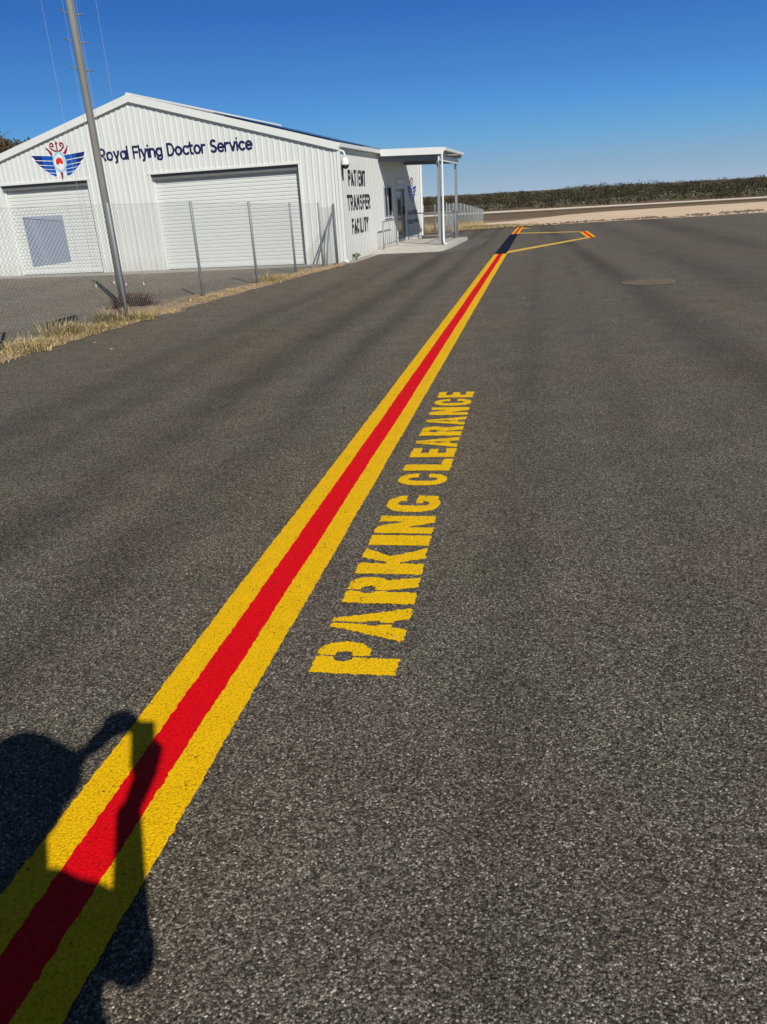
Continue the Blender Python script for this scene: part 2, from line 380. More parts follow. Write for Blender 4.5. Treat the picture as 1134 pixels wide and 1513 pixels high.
def glyph(ch, x, y):
    if ch == 'P': f = U(fbox(x, y, 0, .50, 0, 1), U(I(frr(x, y, .0, 1.0, .36, 1, .32), x-.3), fbox(x, y, .3, .6, .36, 1))); return I(I(f, -frr(x, y, .36, .68, .56, .78, .10)), np.abs(x-.53)-.022)
    if ch == 'R':
        f = U(U(fbox(x, y, 0, .42, 0, 1), U(I(frr(x, y, 0, .97, .42, 1, .28), x-.3), fbox(x, y, .3, .6, .42, 1))), fpoly(x, y, [(.62, 0), (1.0, 0), (.84, .5), (.45, .5)]))
        return I(I(f, -frr(x, y, .36, .62, .60, .80, .09)), U(np.abs(x-.46)-.02, .36-y))
    if ch == 'A':
        f = U(fpoly(x, y, [(0, 0), (.34, 0), (.64, 1), (.38, 1)]), fpoly(x, y, [(.66, 0), (1, 0), (.62, 1), (.36, 1)])); f = U(f, fbox(x, y, .22, .78, .20, .40))
        return I(I(f, np.abs(x-.5)-.022), -fpoly(x, y, [(.41, .40), (.59, .40), (.5, .70)]))
    if ch == 'K': return U(fbox(x, y, 0, .40, 0, 1), U(fpoly(x, y, [(.36, .38), (.55, .38), (1, 1), (.62, 1)]), fpoly(x, y, [(.62, 0), (1.03, 0), (.62, .64), (.36, .58)])))
    if ch == 'I': return fbox(x, y, 0, 1, 0, 1)
    if ch == 'N': return U(U(fbox(x, y, 0, .34, 0, 1), fbox(x, y, .66, 1, 0, 1)), fpoly(x, y, [(.62, 0), (.98, 0), (.38, 1), (.02, 1)]))
    if ch in 'CG':
        f = I(frr(x, y, 0, 1, 0, 1, .42), -frr(x, y, .38, .66, .20, .80, .13))
        if ch == 'C': return I(f, -fbox(x, y, .58, 1.2, .40, .60))
        return U(I(f, -fbox(x, y, .58, 1.2, .46, .66)), fbox(x, y, .50, 1, .06, .46) if False else U(fbox(x, y, .70, .98, .05, .46), fbox(x, y, .52, .98, .33, .46)))
    if ch == 'L': return U(fbox(x, y, 0, .5, 0, 1), fbox(x, y, 0, 1, 0, .22))
    if ch == 'E': return U(U(fbox(x, y, 0, .46, 0, 1), fbox(x, y, 0, 1, 0, .22)), U(fbox(x, y, 0, 1, .78, 1), fbox(x, y, 0, .92, .40, .60)))
LET = [('P', 2.237, 2.450), ('A', 2.462, 2.726), ('R', 2.757, 3.006), ('K', 3.032, 3.303), ('I', 3.342, 3.462), ('N', 3.487, 3.716), ('G', 3.772, 4.020),
       ('C', 4.187, 4.395), ('L', 4.450, 4.680), ('E', 4.714, 4.905), ('A', 4.930, 5.163), ('R', 5.199, 5.440), ('A', 5.471, 5.701), ('N', 5.752, 5.985), ('C', 6.038, 6.255), ('E', 6.304, 6.505)]
m = MB()
for ch, y0, y1 in LET:
    st = .0045 if y0 < 4.1 else .007
    a = np.arange(-.10, 1.10, st/(y1-y0)); b = np.arange(-.06, 1.06, st/.32)
    A, B = np.meshgrid(a, b, indexing='ij'); f = glyph(ch, A, B)
    wx = A*(y1-y0)+y0; wy = B*.32
    f = f + .030*(vnoise(wx*50, wy*50, 1)-.5) + .036*(vnoise(wx*170, wy*170, 2)-.5)
    V, F = contour(f, a, b)
    pts = []
    for (p, q) in V:
        Y = y0+p*(y1-y0); base = np.interp(Y, [2.237, 2.8, 3.3, 3.9, 4.9, 6.5], [-.488, -.500, -.517, -.534, -.543, -.552]); top = np.interp(Y, [2.2, 6.5], [-.809, -.859])
        pts.append((base+(top-base)*q, Y+.012*(1-q), .004))
    m.add(pts, [tuple(reversed(t)) for t in F] if False else F)
o = m.build('road_marking', YELW); o['kind'] = 'structure'
for p in o.data.polygons: pass

# ------------------------------------------------------------------ building (local x = out of the side wall, local y = along it)
PHI = -.0421
BLD = empty('hangar_building', (-5.4647, 21.6153, 0), PHI)
tag(BLD, 'white ribbed metal hangar with two roller doors and a flying doctor emblem', 'building')
PEAK, UP_, SL, W_, LEN = 4.593, 5.827, .2687, 11.655, 11.76
PITCH = .175
def prof(u):
    t = (u % PITCH)/PITCH*14
    return .019*float(np.clip(min(t-.0, 4-t), 0, 1)) if t < 4 else 0.0
def breaks(u0, u1):
    k0 = math.floor(u0/PITCH)-1; k1 = math.ceil(u1/PITCH)+1; out = {u0, u1}
    for k in range(k0, k1):
        for t in (0, 1, 3, 4): 
            u = k*PITCH+t*PITCH/14
            if u0 < u < u1: out.add(u)
    return out
def cladding(u0, u1, ztop, openings, put):
    bs = breaks(u0, u1)
    for (a, b, c, d) in openings: bs |= {a, b}
    bs |= {(u0+u1)/2}
    bs = sorted(bs); vs = []; fs = []
    for a, b in zip(bs, bs[1:]):
        if b-a < 1e-5: continue
        mid = (a+b)/2; iv = [(0.0, None)]
        for (oa, ob, oz0, oz1) in openings:
            if oa-1e-6 <= a and b <= ob+1e-6:
                iv = ([(0.0, oz0)] if oz0 > .01 else []) + [(oz1, None)]
        for z0, z1 in iv:
            n = len(vs); ta = ztop(a) if z1 is None else z1; tb = ztop(b) if z1 is None else z1
            vs += [put(a, prof(a), z0), put(b, prof(b), z0), put(b, prof(b), tb), put(a, prof(a), ta)]; fs.append((n, n+1, n+2, n+3))
    return vs, fs
XL = -W_
putF = lambda u, d, z: (u, -d, z)
putS = lambda u, d, z: (d*.42, u, z)
BIG = (-5.541, -1.077, 0, 2.62); SML = (-10.56, -7.583, 0, 2.60)
WIN = (5.25, 6.32, 1.04, 1.97); DR = (7.07, 8.49, .11, 1.97)
gable = lambda u: PEAK - SL*abs(u+UP_) - .03
fm = MB(); v_, f_ = cladding(XL, 0, gable, [BIG, SML], putF); fm.add(v_, f_)
front = fm.build('front_wall', WHITE, BLD)
sm_ = MB(); v_, f_ = cladding(0, LEN, lambda u: PEAK-SL*UP_-.03, [WIN, DR], putS); sm_.add(v_, f_)
side = sm_.build('side_wall', WHITE2, BLD)
m = MB(); z1 = PEAK-SL*UP_-.04
m.add([(XL, 0, 0), (XL, LEN, 0), (XL, LEN, z1), (XL, 0, z1)], [(0, 1, 2, 3)])
m.add([(XL, LEN, 0), (0, LEN, 0), (0, LEN, z1), (-UP_, LEN, PEAK-.03), (XL, LEN, z1)], [(0, 1, 2, 3, 4)])
m.pieces('rear_wall', WHITE, BLD)
# roof: two sheeted slopes, ridge
ROOFM = mat_plain('grey_roof_sheeting', (.33, .35, .36), .4, .4, .08)
m = MB()
for sgn in (1, -1):
    n = 110; ov = .10; pts = []
    for j in range(n+1):
        y = -.06+(LEN+.12)*j/n; rz = .022 if j % 3 == 1 else 0
        for t in (0, 1):
            x = -UP_ + sgn*t*(UP_+ov); z = PEAK - SL*t*(UP_+ov)
            pts.append((x, y, z+.012+rz))
    m.add(pts, [((2*j), (2*j+1), (2*j+3), (2*j+2)) if sgn > 0 else ((2*j), (2*j+2), (2*j+3), (2*j+1)) for j in range(n)])
roof = m.build('roof', ROOFM, BLD)
# barge flashing along the gable, ridge cap, gutter, downpipe, corner flashings
m = MB()
for x0, x1 in ((XL-.10, -UP_), (-UP_, .10)):
    z0 = PEAK-SL*abs(x0+UP_)+.045; z1_ = PEAK-SL*abs(x1+UP_)+.045; h = .185
    m.add([(x0, -.085, z0-h), (x1, -.085, z1_-h), (x1, -.085, z1_), (x0, -.085, z0), (x0, .12, z0-h), (x1, .12, z1_-h), (x1, .12, z1_), (x0, .12, z0)],
          [(0, 1, 2, 3), (3, 2, 6, 7), (4, 5, 1, 0)] + ([(1, 5, 6, 2)] if x1 > 0 else [(0, 3, 7, 4)]))
m.pieces('barge_board', TRIM, BLD)
m = MB(); zg = PEAK-SL*UP_+.02
m.box(.02, .135, -.07, 4.5, zg-.105, zg); m.box(.02, .135, 8.72, LEN+.05, zg-.105, zg)
m.pieces('gutter', TRIM, BLD, bevel=.008)
m = MB(); m.tube([(-UP_, -.08, PEAK+.03), (-UP_, LEN+.06, PEAK+.03)], .06, 10); m.build('ridge_cap', TRIM, BLD)
m = MB(); m.box(.022, .105, -.045, .055, .02, zg-.11); m.box(.022, .13, -.055, .065, zg-.13, zg-.11); m.tube([(.06, .0, .10), (.10, -.02, .04), (.16, -.04, .02)], .042, 8)
m.build('downpipe', TRIM, BLD, bevel=.01)
m = MB()
m.box(-.07, .0215, -.0235, .0, 0.0, zg-.12); m.box(0.0, .0225, LEN-.08, LEN+.01, 0.11, zg-.11); m.box(.024, .10, LEN-.18, LEN-.08, .11, zg-.11)
m.pieces('corner_flashing', TRIM, BLD)
# roller doors
def roller(u0, u1, zt, name):
    m = MB(); rec = .17; pts = []; zc = .07; prof_ = []
    p_ = .098
    while zc < zt+.02:
        prof_ += [(zc, .0), (zc+p_*.14, .016), (zc+p_*.80, .016), (zc+p_*.93, .0)]; zc += p_
    for z, d in prof_: pts += [(u0-.02, rec-d, z), (u1+.02, rec-d, z)]
    m.add(pts, [(2*i, 2*i+1, 2*i+3, 2*i+2) for i in range(len(prof_)-1)])
    c = m.build(name, SLATW, BLD)
    b = MB(); b.box(u0-.01, u1+.01, rec-.045, rec+.01, .012, .085); b.build('bottom_rail', SLATW, c)
    r = MB()        # reveal: jambs, head
    r.add([(u0, 0, 0), (u0, rec+.05, 0), (u0, rec+.05, zt), (u0, 0, zt)], [(0, 1, 2, 3)])
    r.add([(u1, 0, 0), (u1, rec+.05, 0), (u1, rec+.05, zt), (u1, 0, zt)], [(0, 3, 2, 1)])
    r.add([(u0, 0, zt), (u0, rec+.05, zt), (u1, rec+.05, zt), (u1, 0, zt)], [(0, 1, 2, 3)])
    r.build('door_reveal', WHITE, c)
    h_ = MB(); h_.box(u0+.002, u1-.002, rec-.12, rec-.03, zt-.165, zt-.002); h_.build('head_shade_strip', mat_plain('head_shade_grey', (.12, .13, .13), .6), c)  # dark box added to deepen the recess shade under the door head
    t = MB()
    t.box(u0-.055, u0+.004, -.028, .0, .0, zt-.004); t.box(u1-.004, u1+.055, -.028, .0, .0, zt-.004); t.box(u0-.075, u1+.075, -.034, .0, zt-.02, zt+.03)
    t.pieces('door_trim', TRIM, c)
    g = MB(); g.box(u0+.0, u0+.055, rec-.055, rec-.02, .0, zt); g.box(u1-.055, u1, rec-.055, rec-.02, .0, zt); g.pieces('guide_rail', SLATW, c)
    return c
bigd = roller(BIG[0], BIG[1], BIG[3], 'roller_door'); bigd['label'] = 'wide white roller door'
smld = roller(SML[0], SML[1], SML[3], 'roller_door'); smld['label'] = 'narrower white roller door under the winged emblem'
# window and personnel door in the side wall
m = MB(); a, b, c0, d0 = WIN
m.box(.0, .032, a-.03, a+.03, c0-.03, d0+.03); m.box(.0, .032, b-.03, b+.03, c0-.03, d0+.03); m.box(.0, .030, a+.03, b-.03, c0-.03, c0+.025); m.box(.0, .030, a+.03, b-.03, d0-.025, d0+.03); m.box(-.01, .026, (a+b)/2-.02, (a+b)/2+.02, c0+.025, d0-.025)
wn = m.build('window', mat_plain('window_frame_grey', (.33, .35, .36), .4, .3), BLD)
m = MB(); m.box(-.04, -.03, a, b, c0, d0); m.build('pane', GLASS, wn)
m = MB(); m.box(.0, .07, a-.05, b+.05, c0-.055, c0-.031); m.build('sill', TRIM, wn)
a, b, c0, d0 = DR
m = MB(); m.box(-.06, -.02, a+.06, b-.06, c0, d0-.06); dl = m.build('entry_door', DOORM, BLD)
m = MB(); m.box(-.0, .034, a-.05, a+.06, c0, d0+.05); m.box(-.0, .034, b-.06, b+.05, c0, d0+.05); m.box(0, .032, a+.06, b-.06, d0-.06, d0+.05); m.build('door_frame', mat_plain('pale_door_frame', (.50, .53, .54), .4), dl)
m = MB(); m.box(-.019, -.005, a+.14, b-.62, c0+.25, d0-.16); m.build('door_glass', GLASS, dl)
m = MB(); m.box(-.02, .04, b-.20, b-.13, 1.02, 1.30); m.tube([(.03, b-.16, 1.1), (.07, b-.16, 1.1), (.07, b-.30, 1.1)], .012, 6); m.build('handle', DARK, dl)
m = MB(); m.box(.0, .05, a+.1, b-.1, 2.08, 2.2); m.build('light_fitting', TRIM, BLD)

# lettering on the cladding (follows the ribs)
def segs_dist(X, Y, segs):
    d = np.full(X.shape, 1e9)
    for (x0, y0, x1, y1) in segs:
        dx, dy = x1-x0, y1-y0; L = dx*dx+dy*dy+1e-12
        t = np.clip(((X-x0)*dx+(Y-y0)*dy)/L, 0, 1); d = np.minimum(d, np.hypot(X-x0-t*dx, Y-y0-t*dy))
    return d
def arc(cx, cy, rx, ry, a0, a1, n=10):
    p = [(cx+rx*math.cos(R(a0+(a1-a0)*i/n)), cy+ry*math.sin(R(a0+(a1-a0)*i/n))) for i in range(n+1)]
    return [(*a, *b) for a, b in zip(p, p[1:])]
def pl(*p): return [(*a, *b) for a, b in zip(p, p[1:])]
XH = .70
ROUND = {
 'R': (.56, pl((.0, 0), (.0, 1), (.26, 1))+arc(.26, .73, .27, .27, 90, -90)+pl((.26, .46), (0, .46))+pl((.26, .46), (.52, 0))),
 'o': (.62, arc(.31, .34, .31, .34, 0, 360, 20)),
 'y': (.54, pl((0, XH), (.27, .02))+pl((.54, XH), (.20, -.24), (.08, -.26))),
 'a': (.60, arc(.29, .34, .29, .34, 0, 360, 20)+pl((.60, XH), (.60, 0))),
 'l': (.0, pl((0, 1.08), (0, 0))),
 'F': (.46, pl((0, 0), (0, 1), (.48, 1))+pl((0, .52), (.42, .52))),
 'i': (.0, pl((0, XH), (0, 0))+pl((0, 1.0), (0, 1.01))),
 'n': (.50, pl((0, 0), (0, XH))+arc(.25, .42, .25, .27, 180, 0)+pl((.50, .42), (.50, 0))),
 'g': (.60, arc(.29, .36, .29, .33, 0, 360, 20)+pl((.60, XH), (.60, -.08))+arc(.32, -.06, .28, .22, 0, -160, 8)),
 'D': (.66, pl((0, 0), (0, 1), (.24, 1))+arc(.24, .5, .42, .5, 90, -90, 14)+pl((.24, 0), (0, 0))),
 'c': (.50, arc(.32, .34, .31, .34, 48, 312, 14)),
 't': (.30, pl((.10, .98), (.10, .14), (.18, .01), (.32, 0))+pl((-.06, XH), (.32, XH))),
 'r': (.32, pl((0, 0), (0, XH))+arc(.24, .42, .24, .26, 180, 70, 6)),
 'S': (.52, arc(.27, .75, .25, .25, 40, 235, 10)+arc(.25, .25, .27, .25, 65, -145, 10)+pl((.13, .55), (.40, .47))),
 'e': (.58, arc(.31, .34, .30, .34, 0, 315, 16)+pl((.02, .36), (.60, .36))),
 'v': (.52, pl((0, XH), (.26, 0), (.52, XH))), ' ': (.24, []),
}
CAPS = {
 'P': (.46, pl((0, 0), (0, 1), (.26, 1))+arc(.24, .74, .24, .26, 90, -90)+pl((.24, .48), (0, .48))),
 'A': (.56, pl((0, 0), (.28, 1), (.56, 0))+pl((.1, .3), (.46, .3))), 'T': (.52, pl((0, 1), (.52, 1))+pl((.26, 1), (.26, 0))),
 'I': (.14, pl((.07, 0), (.07, 1))), 'E': (.42, pl((.42, 1), (0, 1), (0, 0), (.42, 0))+pl((0, .52), (.36, .52))),
 'N': (.48, pl((0, 0), (0, 1), (.48, 0), (.48, 1))), 'R': (.48, pl((0, 0), (0, 1), (.26, 1))+arc(.24, .74, .24, .26, 90, -90)+pl((.24, .48), (0, .48))+pl((.22, .48), (.48, 0))),
 'S': (.46, arc(.23, .75, .21, .24, 30, 235, 9)+arc(.22, .25, .24, .25, 65, -145, 9)+pl((.11, .56), (.34, .46))), 'F': (.42, pl((0, 0), (0, 1), (.42, 1))+pl((0, .52), (.36, .52))),
 'C': (.48, arc(.28, .5, .27, .5, 45, 315, 14)), 'L': (.38, pl((0, 1), (0, 0), (.38, 0))), 'Y': (.52, pl((0, 1), (.26, .48), (.52, 1))+pl((.26, .48), (.26, 0))), ' ': (.2, []),
}
def layout(text, font, gap):
    x = 0; segs = []
    for ch in text:
        wd, sg = font[ch]; segs += [(a+x, b, c+x, d) for a, b, c, d in sg]; x += wd+gap
    return segs, x-gap
def wall_text(text, font, gap, u0, u1, z0, h, sw, name, mat, put, parent, off=.004, cell=PITCH/14):
    segs, wd = layout(text, font, gap); sx = (u1-u0)/wd
    segs = [(u0+a*sx, z0+b*h, u0+c*sx, z0+d*h) for a, b, c, d in segs]
    a = np.arange(math.floor((u0-.1)/cell), math.ceil((u1+.1)/cell)+1)*cell; b = np.arange(z0-.4*h, z0+h*1.3, cell)
    A, B = np.meshgrid(a, b, indexing='ij'); f = sw-segs_dist(A, B, segs)
    V, F = contour(f, a, b); m = MB(); m.add([put(p, prof(p+1e-6)+off, q) for p, q in V], F)
    return m.build(name, mat, parent)
wall_text('Royal Flying Doctor Service', ROUND, .225, -7.02, -2.37, 3.055, .285, .031, 'gable_lettering', NAVY, putF, BLD)
wall_text('PATIENT', CAPS, .34, 1.08, 2.90, 2.025,  .35, .047, 'wall_lettering', BLACKV, putS, BLD, .006)
wall_text('TRANSFER', CAPS, .32, .82, 3.30, 1.375, .345, .047, 'wall_lettering', BLACKV, putS, BLD, .006)
wall_text('FACILITY', CAPS, .34, 1.15, 2.96, .735, .345, .047, 'wall_lettering', BLACKV, putS, BLD, .006)

EMB = dict(blue=mat_plain('emblem_blue', (.006, .075, .36), .4, var=.1), navy=mat_plain('emblem_navy', (.008, .018, .13), .4), white=mat_plain('emblem_white', (.68, .70, .70), .4, var=.03),
           light=mat_plain('emblem_light_blue', (.32, .52, .62), .4), red=mat_plain('emblem_red', (.62, .030, .022), .4), maroon=mat_plain('emblem_maroon', (.24, .008, .022), .4))
def emblem(cu, cz, k, put, parent, name):
    """winged emblem, unit k metres per drawing unit"""
    cell = PITCH/14
    a = np.arange(math.floor((cu-275*k)/cell), math.ceil((cu+275*k)/cell)+1)*cell; b = np.arange(cz-175*k, cz+175*k, cell)
    A, B = np.meshgrid(a, b, indexing='ij'); X = (A-cu)/k; Y = (B-cz)/k; aX = np.abs(X)
    P = lambda pts: fpoly(aX, Y, pts)
    rows = [[(55, 14), (236, 30), (264, 66), (55, 50)], [(55, -24), (205, -8), (246, 24), (55, 8)], [(50, -54), (168, -42), (212, -14), (50, -29)], [(38, -82), (126, -74), (174, -47), (44, -59)], [(10, -110), (70, -108), (130, -80), (32, -87)]]
    fw_ = rows and None
    wing = np.full(X.shape, -9e3)
    for r_ in rows: wing = np.maximum(wing, P(r_))
    oval = lambda rx, ry, cy=0: (1-np.hypot(X/rx, (Y-cy)/ry))*min(rx, ry)
    outline = np.maximum(P([(20, -120), (76, -116), (180, -60), (252, 14), (274, 72), (40, 56)]), P([(0, -112), (40, -112), (60, 50), (0, 60)]))
    outline = np.minimum(outline, 99)
    cur = segs_dist(aX, Y, [( *p, *q) for p, q in [((12, 84), (36, 92)), ((36, 92), (58, 106)), ((58, 106), (66, 124)), ((66, 124), (60, 142)), ((60, 142), (44, 148)), ((44, 148), (33, 138)), ((33, 138), (36, 124)), ((36, 124), (47, 123))]])
    staff = np.maximum(fbox(X, Y, -6, 6, 76, 150), fpoly(X, Y, [(-15, 138), (15, 138), (0, 168)]))
    slant = fpoly(aX, Y, [(50, 66), (70, 52), (112, 118), (104, 122)])
    tail = fpoly(X, Y, [(0, -172), (13, -80), (-13, -80)])
    aus = segs_dist(X, Y, [(-20, 12, 0, 22), (0, 22, 14, 14), (14, 14, 20, -2), (-20, 12, -22, -4), (-10, 4, 10, 6)])
    root = None
    for nm, fl, mt, of in (('emblem_backing', outline, 'white', .004), ('emblem_wing', np.minimum(wing, aX-50), 'blue', .0065), ('emblem_feather_tip', np.minimum(wing-.5, aX-165), 'navy', .0085),
                           ('emblem_ring', oval(66, 80), 'light', .0085), ('emblem_disc', oval(50, 62), 'white', .011), ('emblem_map', 15-aus, 'red', .0135),
                           ('emblem_crest', np.maximum(np.maximum(6-cur, staff), slant), 'maroon', .0065), ('emblem_tail', tail, 'maroon', .009)):
        for part in ((X, -X) if nm in ('emblem_wing', 'emblem_feather_tip') else (None,)):
            V, F = contour(fl if part is None else np.minimum(fl, part), a, b); m = MB(); m.add([put(p, prof(p+1e-6)+of, q) for p, q in V], F)
            o = m.build(nm if root else name, EMB[mt], root or parent)
            root = root or o
    return root
emblem(-8.375, 3.105, .0034, putF, BLD, 'winged_emblem')
emblem(9.95, 1.80, .0033, putS, BLD, 'winged_emblem')
wall_text('Royal Flying', ROUND, .24, 9.05, 10.9, .98, .17, .026, 'wall_lettering', NAVY, putS, BLD, .004)
wall_text('Doctor Service', ROUND, .24, 8.95, 11.0, .66, .17, .026, 'wall_lettering', NAVY, putS, BLD, .004)

def world(x, y, z): 
    c, s = math.cos(PHI), math.sin(PHI); return (-5.4647+c*x-s*y, 21.6153+s*x+c*y, z)

# solar panels on the roof slope
SOL = mat_plain('solar_glass', (.012, .014, .028), .15, .1, .1)
for k in range(3):
    x1 = -.30-k*1.12; t = empty('solar_panel', world(x1-.5, 2.6, PEAK-SL*(x1-.5+UP_)), PHI)
    tag(t, ['solar panel nearest the gutter on the hangar roof', 'solar panel between two others on the hangar roof', 'solar panel nearest the ridge of the hangar roof'][k], 'solar panel', 'solar panels on the hangar roof')
    m = MB(); dzz = -SL*.525
    for (za, zb, mi, e) in ((.060, .085, 0, 0.0),):
        vs = [(sx*.525, sy*2.15, -SL*sx*.525+zz) for zz in (za, zb) for sx, sy in ((-1, -1), (1, -1), (1, 1), (-1, 1))]
        m.add(vs, [(0, 3, 2, 1), (4, 5, 6, 7), (0, 1, 5, 4), (1, 2, 6, 5), (2, 3, 7, 6), (3, 0, 4, 7)])
    m.build('panel_glass', SOL, t)
    m = MB()
    for sy in (-1.5, 0, 1.5): m.add([(sx*.50, sy+dy, -SL*sx*.50+zz) for zz in (.02, .059) for sx, dy in ((-1, -.02), (1, -.02), (1, .02), (-1, .02))], [(0, 3, 2, 1), (4, 5, 6, 7), (0, 1, 5, 4), (1, 2, 6, 5), (2, 3, 7, 6), (3, 0, 4, 7)])
    m.pieces('mounting_rail', GALV, t)

# camera dome on its gooseneck, small wall box
t = empty('security_camera', world(.02, .16, 2.83), PHI); tag(t, 'white dome security camera on a gooseneck bracket high on the corner', 'security camera')
m = MB(); m.tube([(0, 0, 0), (.08, .02, .03), (.14, .03, .0), (.17, .03, -.08), (.17, .03, -.16)], .026, 8); m.box(-.01, .02, -.06, .06, -.06, .06); m.build('bracket', TRIM, t, True)
m = MB(); m.tube([(.17, .03, -.14), (.17, .03, -.18), (.17, .03, -.30), (.17, .03, -.33)], [.05, .085, .115, .115], 16); m.build('housing', TRIM, t, True)
m = MB(); m.tube([(.17, .03, -.33), (.17, .03, -.37), (.17, .03, -.41), (.17, .03, -.43)], [.10, .095, .065, .02], 16); m.build('dome', GLASS, t, True)
t = empty('wall_light', world(.02, .16, 2.36), PHI); tag(t, 'small black bulkhead light beside the white downpipe', 'wall light')
m = MB(); m.tube([(.0, .06, -.16), (.0, .06, -.1), (.0, .06, .1), (.0, .06, .16)], [.03, .07, .07, .03], 10); m.build('housing', DARK, t, True)
m = MB(); m.box(.06, .085, .02, .10, -.08, .08); m.build('lens', GLASS, t)

# ------------------------------------------------------------------ porch
t = empty('porch_awning', world(0, 4.5, 0), PHI); tag(t, 'flat white awning on grey steel posts sheltering the entry', 'awning')
def P_(x, y, z): return (x, y-4.5, z)
PW = 2.08; Y0, Y1 = 4.52, 8.70
m = MB()
n = 42
pts = []
for i in range(n+1):
    y = Y0-4.5+.03+(Y1-Y0-.06)*i/n; r_ = .02 if i % 2 else 0
    pts += [(.03, y, 3.0+r_), (PW+.04, y, 2.935+r_)]
m.add(pts, [(2*i, 2*i+1, 2*i+3, 2*i+2) for i in range(n)])
m.build('roof_sheet', ROOFM, t)
m = MB()
def beam(m, a, b, h, th):
    a, b = Vector(a), Vector(b); d = (b-a); s = Vector((d.y, -d.x, 0)).normalized()*th/2; zz = Vector((0, 0, h))
    vs = [a-s, b-s, b+s, a+s, a-s+zz, b-s+zz, b+s+zz, a+s+zz]
    m.add(vs, [(0, 3, 2, 1), (4, 5, 6, 7), (0, 1, 5, 4), (1, 2, 6, 5), (2, 3, 7, 6), (3, 0, 4, 7)])
beam(m, P_(.137, Y0, 2.86), P_(PW+.05, Y0, 2.80), .20, .03)
beam(m, P_(.137, Y1, 2.86), P_(PW+.05, Y1, 2.80), .20, .03)
m.pieces('fascia', TRIM, t)
m = MB(); m.box(PW+.03, PW+.15, Y0-4.5-.02, Y1-4.5+.02, 2.895, 2.985); m.build('gutter', TRIM, t, bevel=.008)
m = MB()
beam(m, P_(.03, Y0+.20, 2.70), P_(PW-.10, Y0+.20, 2.64), .15, .05); beam(m, P_(.03, Y1-.2, 2.70), P_(PW-.1, Y1-.2, 2.64), .15, .05)
beam(m, P_(.03, 6.6, 2.78), P_(PW-.1, 6.6, 2.73), .12, .05)
for x in (.5, 1.0, 1.5): m.box(x-.02, x+.02, .05, Y1-4.5-.05, 2.868, 2.925)
m.pieces('rafter', GREYS, t)
m = MB(); m.box(PW-.11, PW-.05, -.02+.1, Y1-4.5-.02, 2.62, 2.78); m.build('side_beam', TRIM, t)
for i, (py, s_) in enumerate(((Y0+.12, .05), (Y1-.32, .045))):
    m = MB(); m.box(PW-.16-s_+.05, PW-.16+s_+.05, py-4.5-s_, py-4.5+s_, .11, 2.62); m.box(PW-.21, PW-.01, py-4.6, py-4.4, .105, .118)
    m.add([(PW-.10, py-4.5-.2, 2.62), (PW-.10, py-4.5+.2, 2.62), (PW-.10, py-4.5+.05, 2.45), (PW-.10, py-4.5-.05, 2.45)], [(0, 1, 2, 3)])
    m.build('post', GALV, t, bevel=.005)
m = MB(); m.tube([(PW+.06, .02, 2.90), (PW+.03, .02, 2.78), (PW+.03, .02, .22), (PW+.06, -.02, .15), (PW+.14, -.05, .13)], .032, 10); m.build('downpipe', TRIM, t, True)
# slab, ramps up from the asphalt
pts = [(.0, 2.95), (2.15, 2.95), (2.42, 3.15), (2.55, 3.8), (2.62, 5.2), (2.62, 9.0), (.0, 9.0)]
hts = [.012, .012, .015, .05, .11, .11, .11]
m = MB(); vs = [(x, y, h) for (x, y), h in zip(pts, hts)]; nb = len(pts)
mid = [(.0, 4.3, .11), (2.45, 4.3, .105)]
vt = [(.0, 2.95, .014), (2.0, 2.95, .014), (2.26, 3.2, .02), (2.34, 4.3, .10), (.0, 4.3, .112), (2.34, 5.4, .112), (2.30, 8.72, .112), (.0, 8.72, .112), (.0, 5.4, .112)]
tf = [(0, 1, 2, 3, 4), (4, 3, 5, 8), (8, 5, 6, 7)]
ring = [0, 1, 2, 3, 5, 6, 7]
base = [(x, y, -.02) for x, y, z in (vt[i] for i in ring)]
m.add(vt+base, tf+[(ring[i], len(vt)+i, len(vt)+i+1, ring[i+1]) for i in range(len(ring)-1)])
o = m.build('porch_slab', mat_concrete('pale_concrete', (.52, .49, .44)), None); o.location = world(.024, 0, 0); o.rotation_euler = (0, 0, PHI); o['kind'] = 'structure'; o.name = 'porch_floor'
# worn concrete skirt along the walls
def local_sheet(name, pts, mat, z=.004):
    m = MB(); m.add([world(x, y, z) for x, y in pts], [tuple(range(len(pts)))]); o = m.build(name, mat); o['kind'] = 'structure'; return o
local_sheet('driveway_apron', [(-11.8, -1.05), (-6, -1.15), (-.6, -.75), (.35, -.25), (.34, 2.9), (.0, 2.9), (0, -.0), (-11.8, 0)], mat_concrete('stained_concrete', (.34, .32, .285)), .006)
local_sheet('path', [(.34, 2.0), (1.2, 2.2), (2.6, 2.45), (3.1, 3.4), (3.2, 6), (3.1, 9.3), (2.0, 9.3), (2.0, 2.96), (.0, 2.96), (.0, 2.0)], mat_concrete('dusty_asphalt', (.125, .115, .10)), .005)

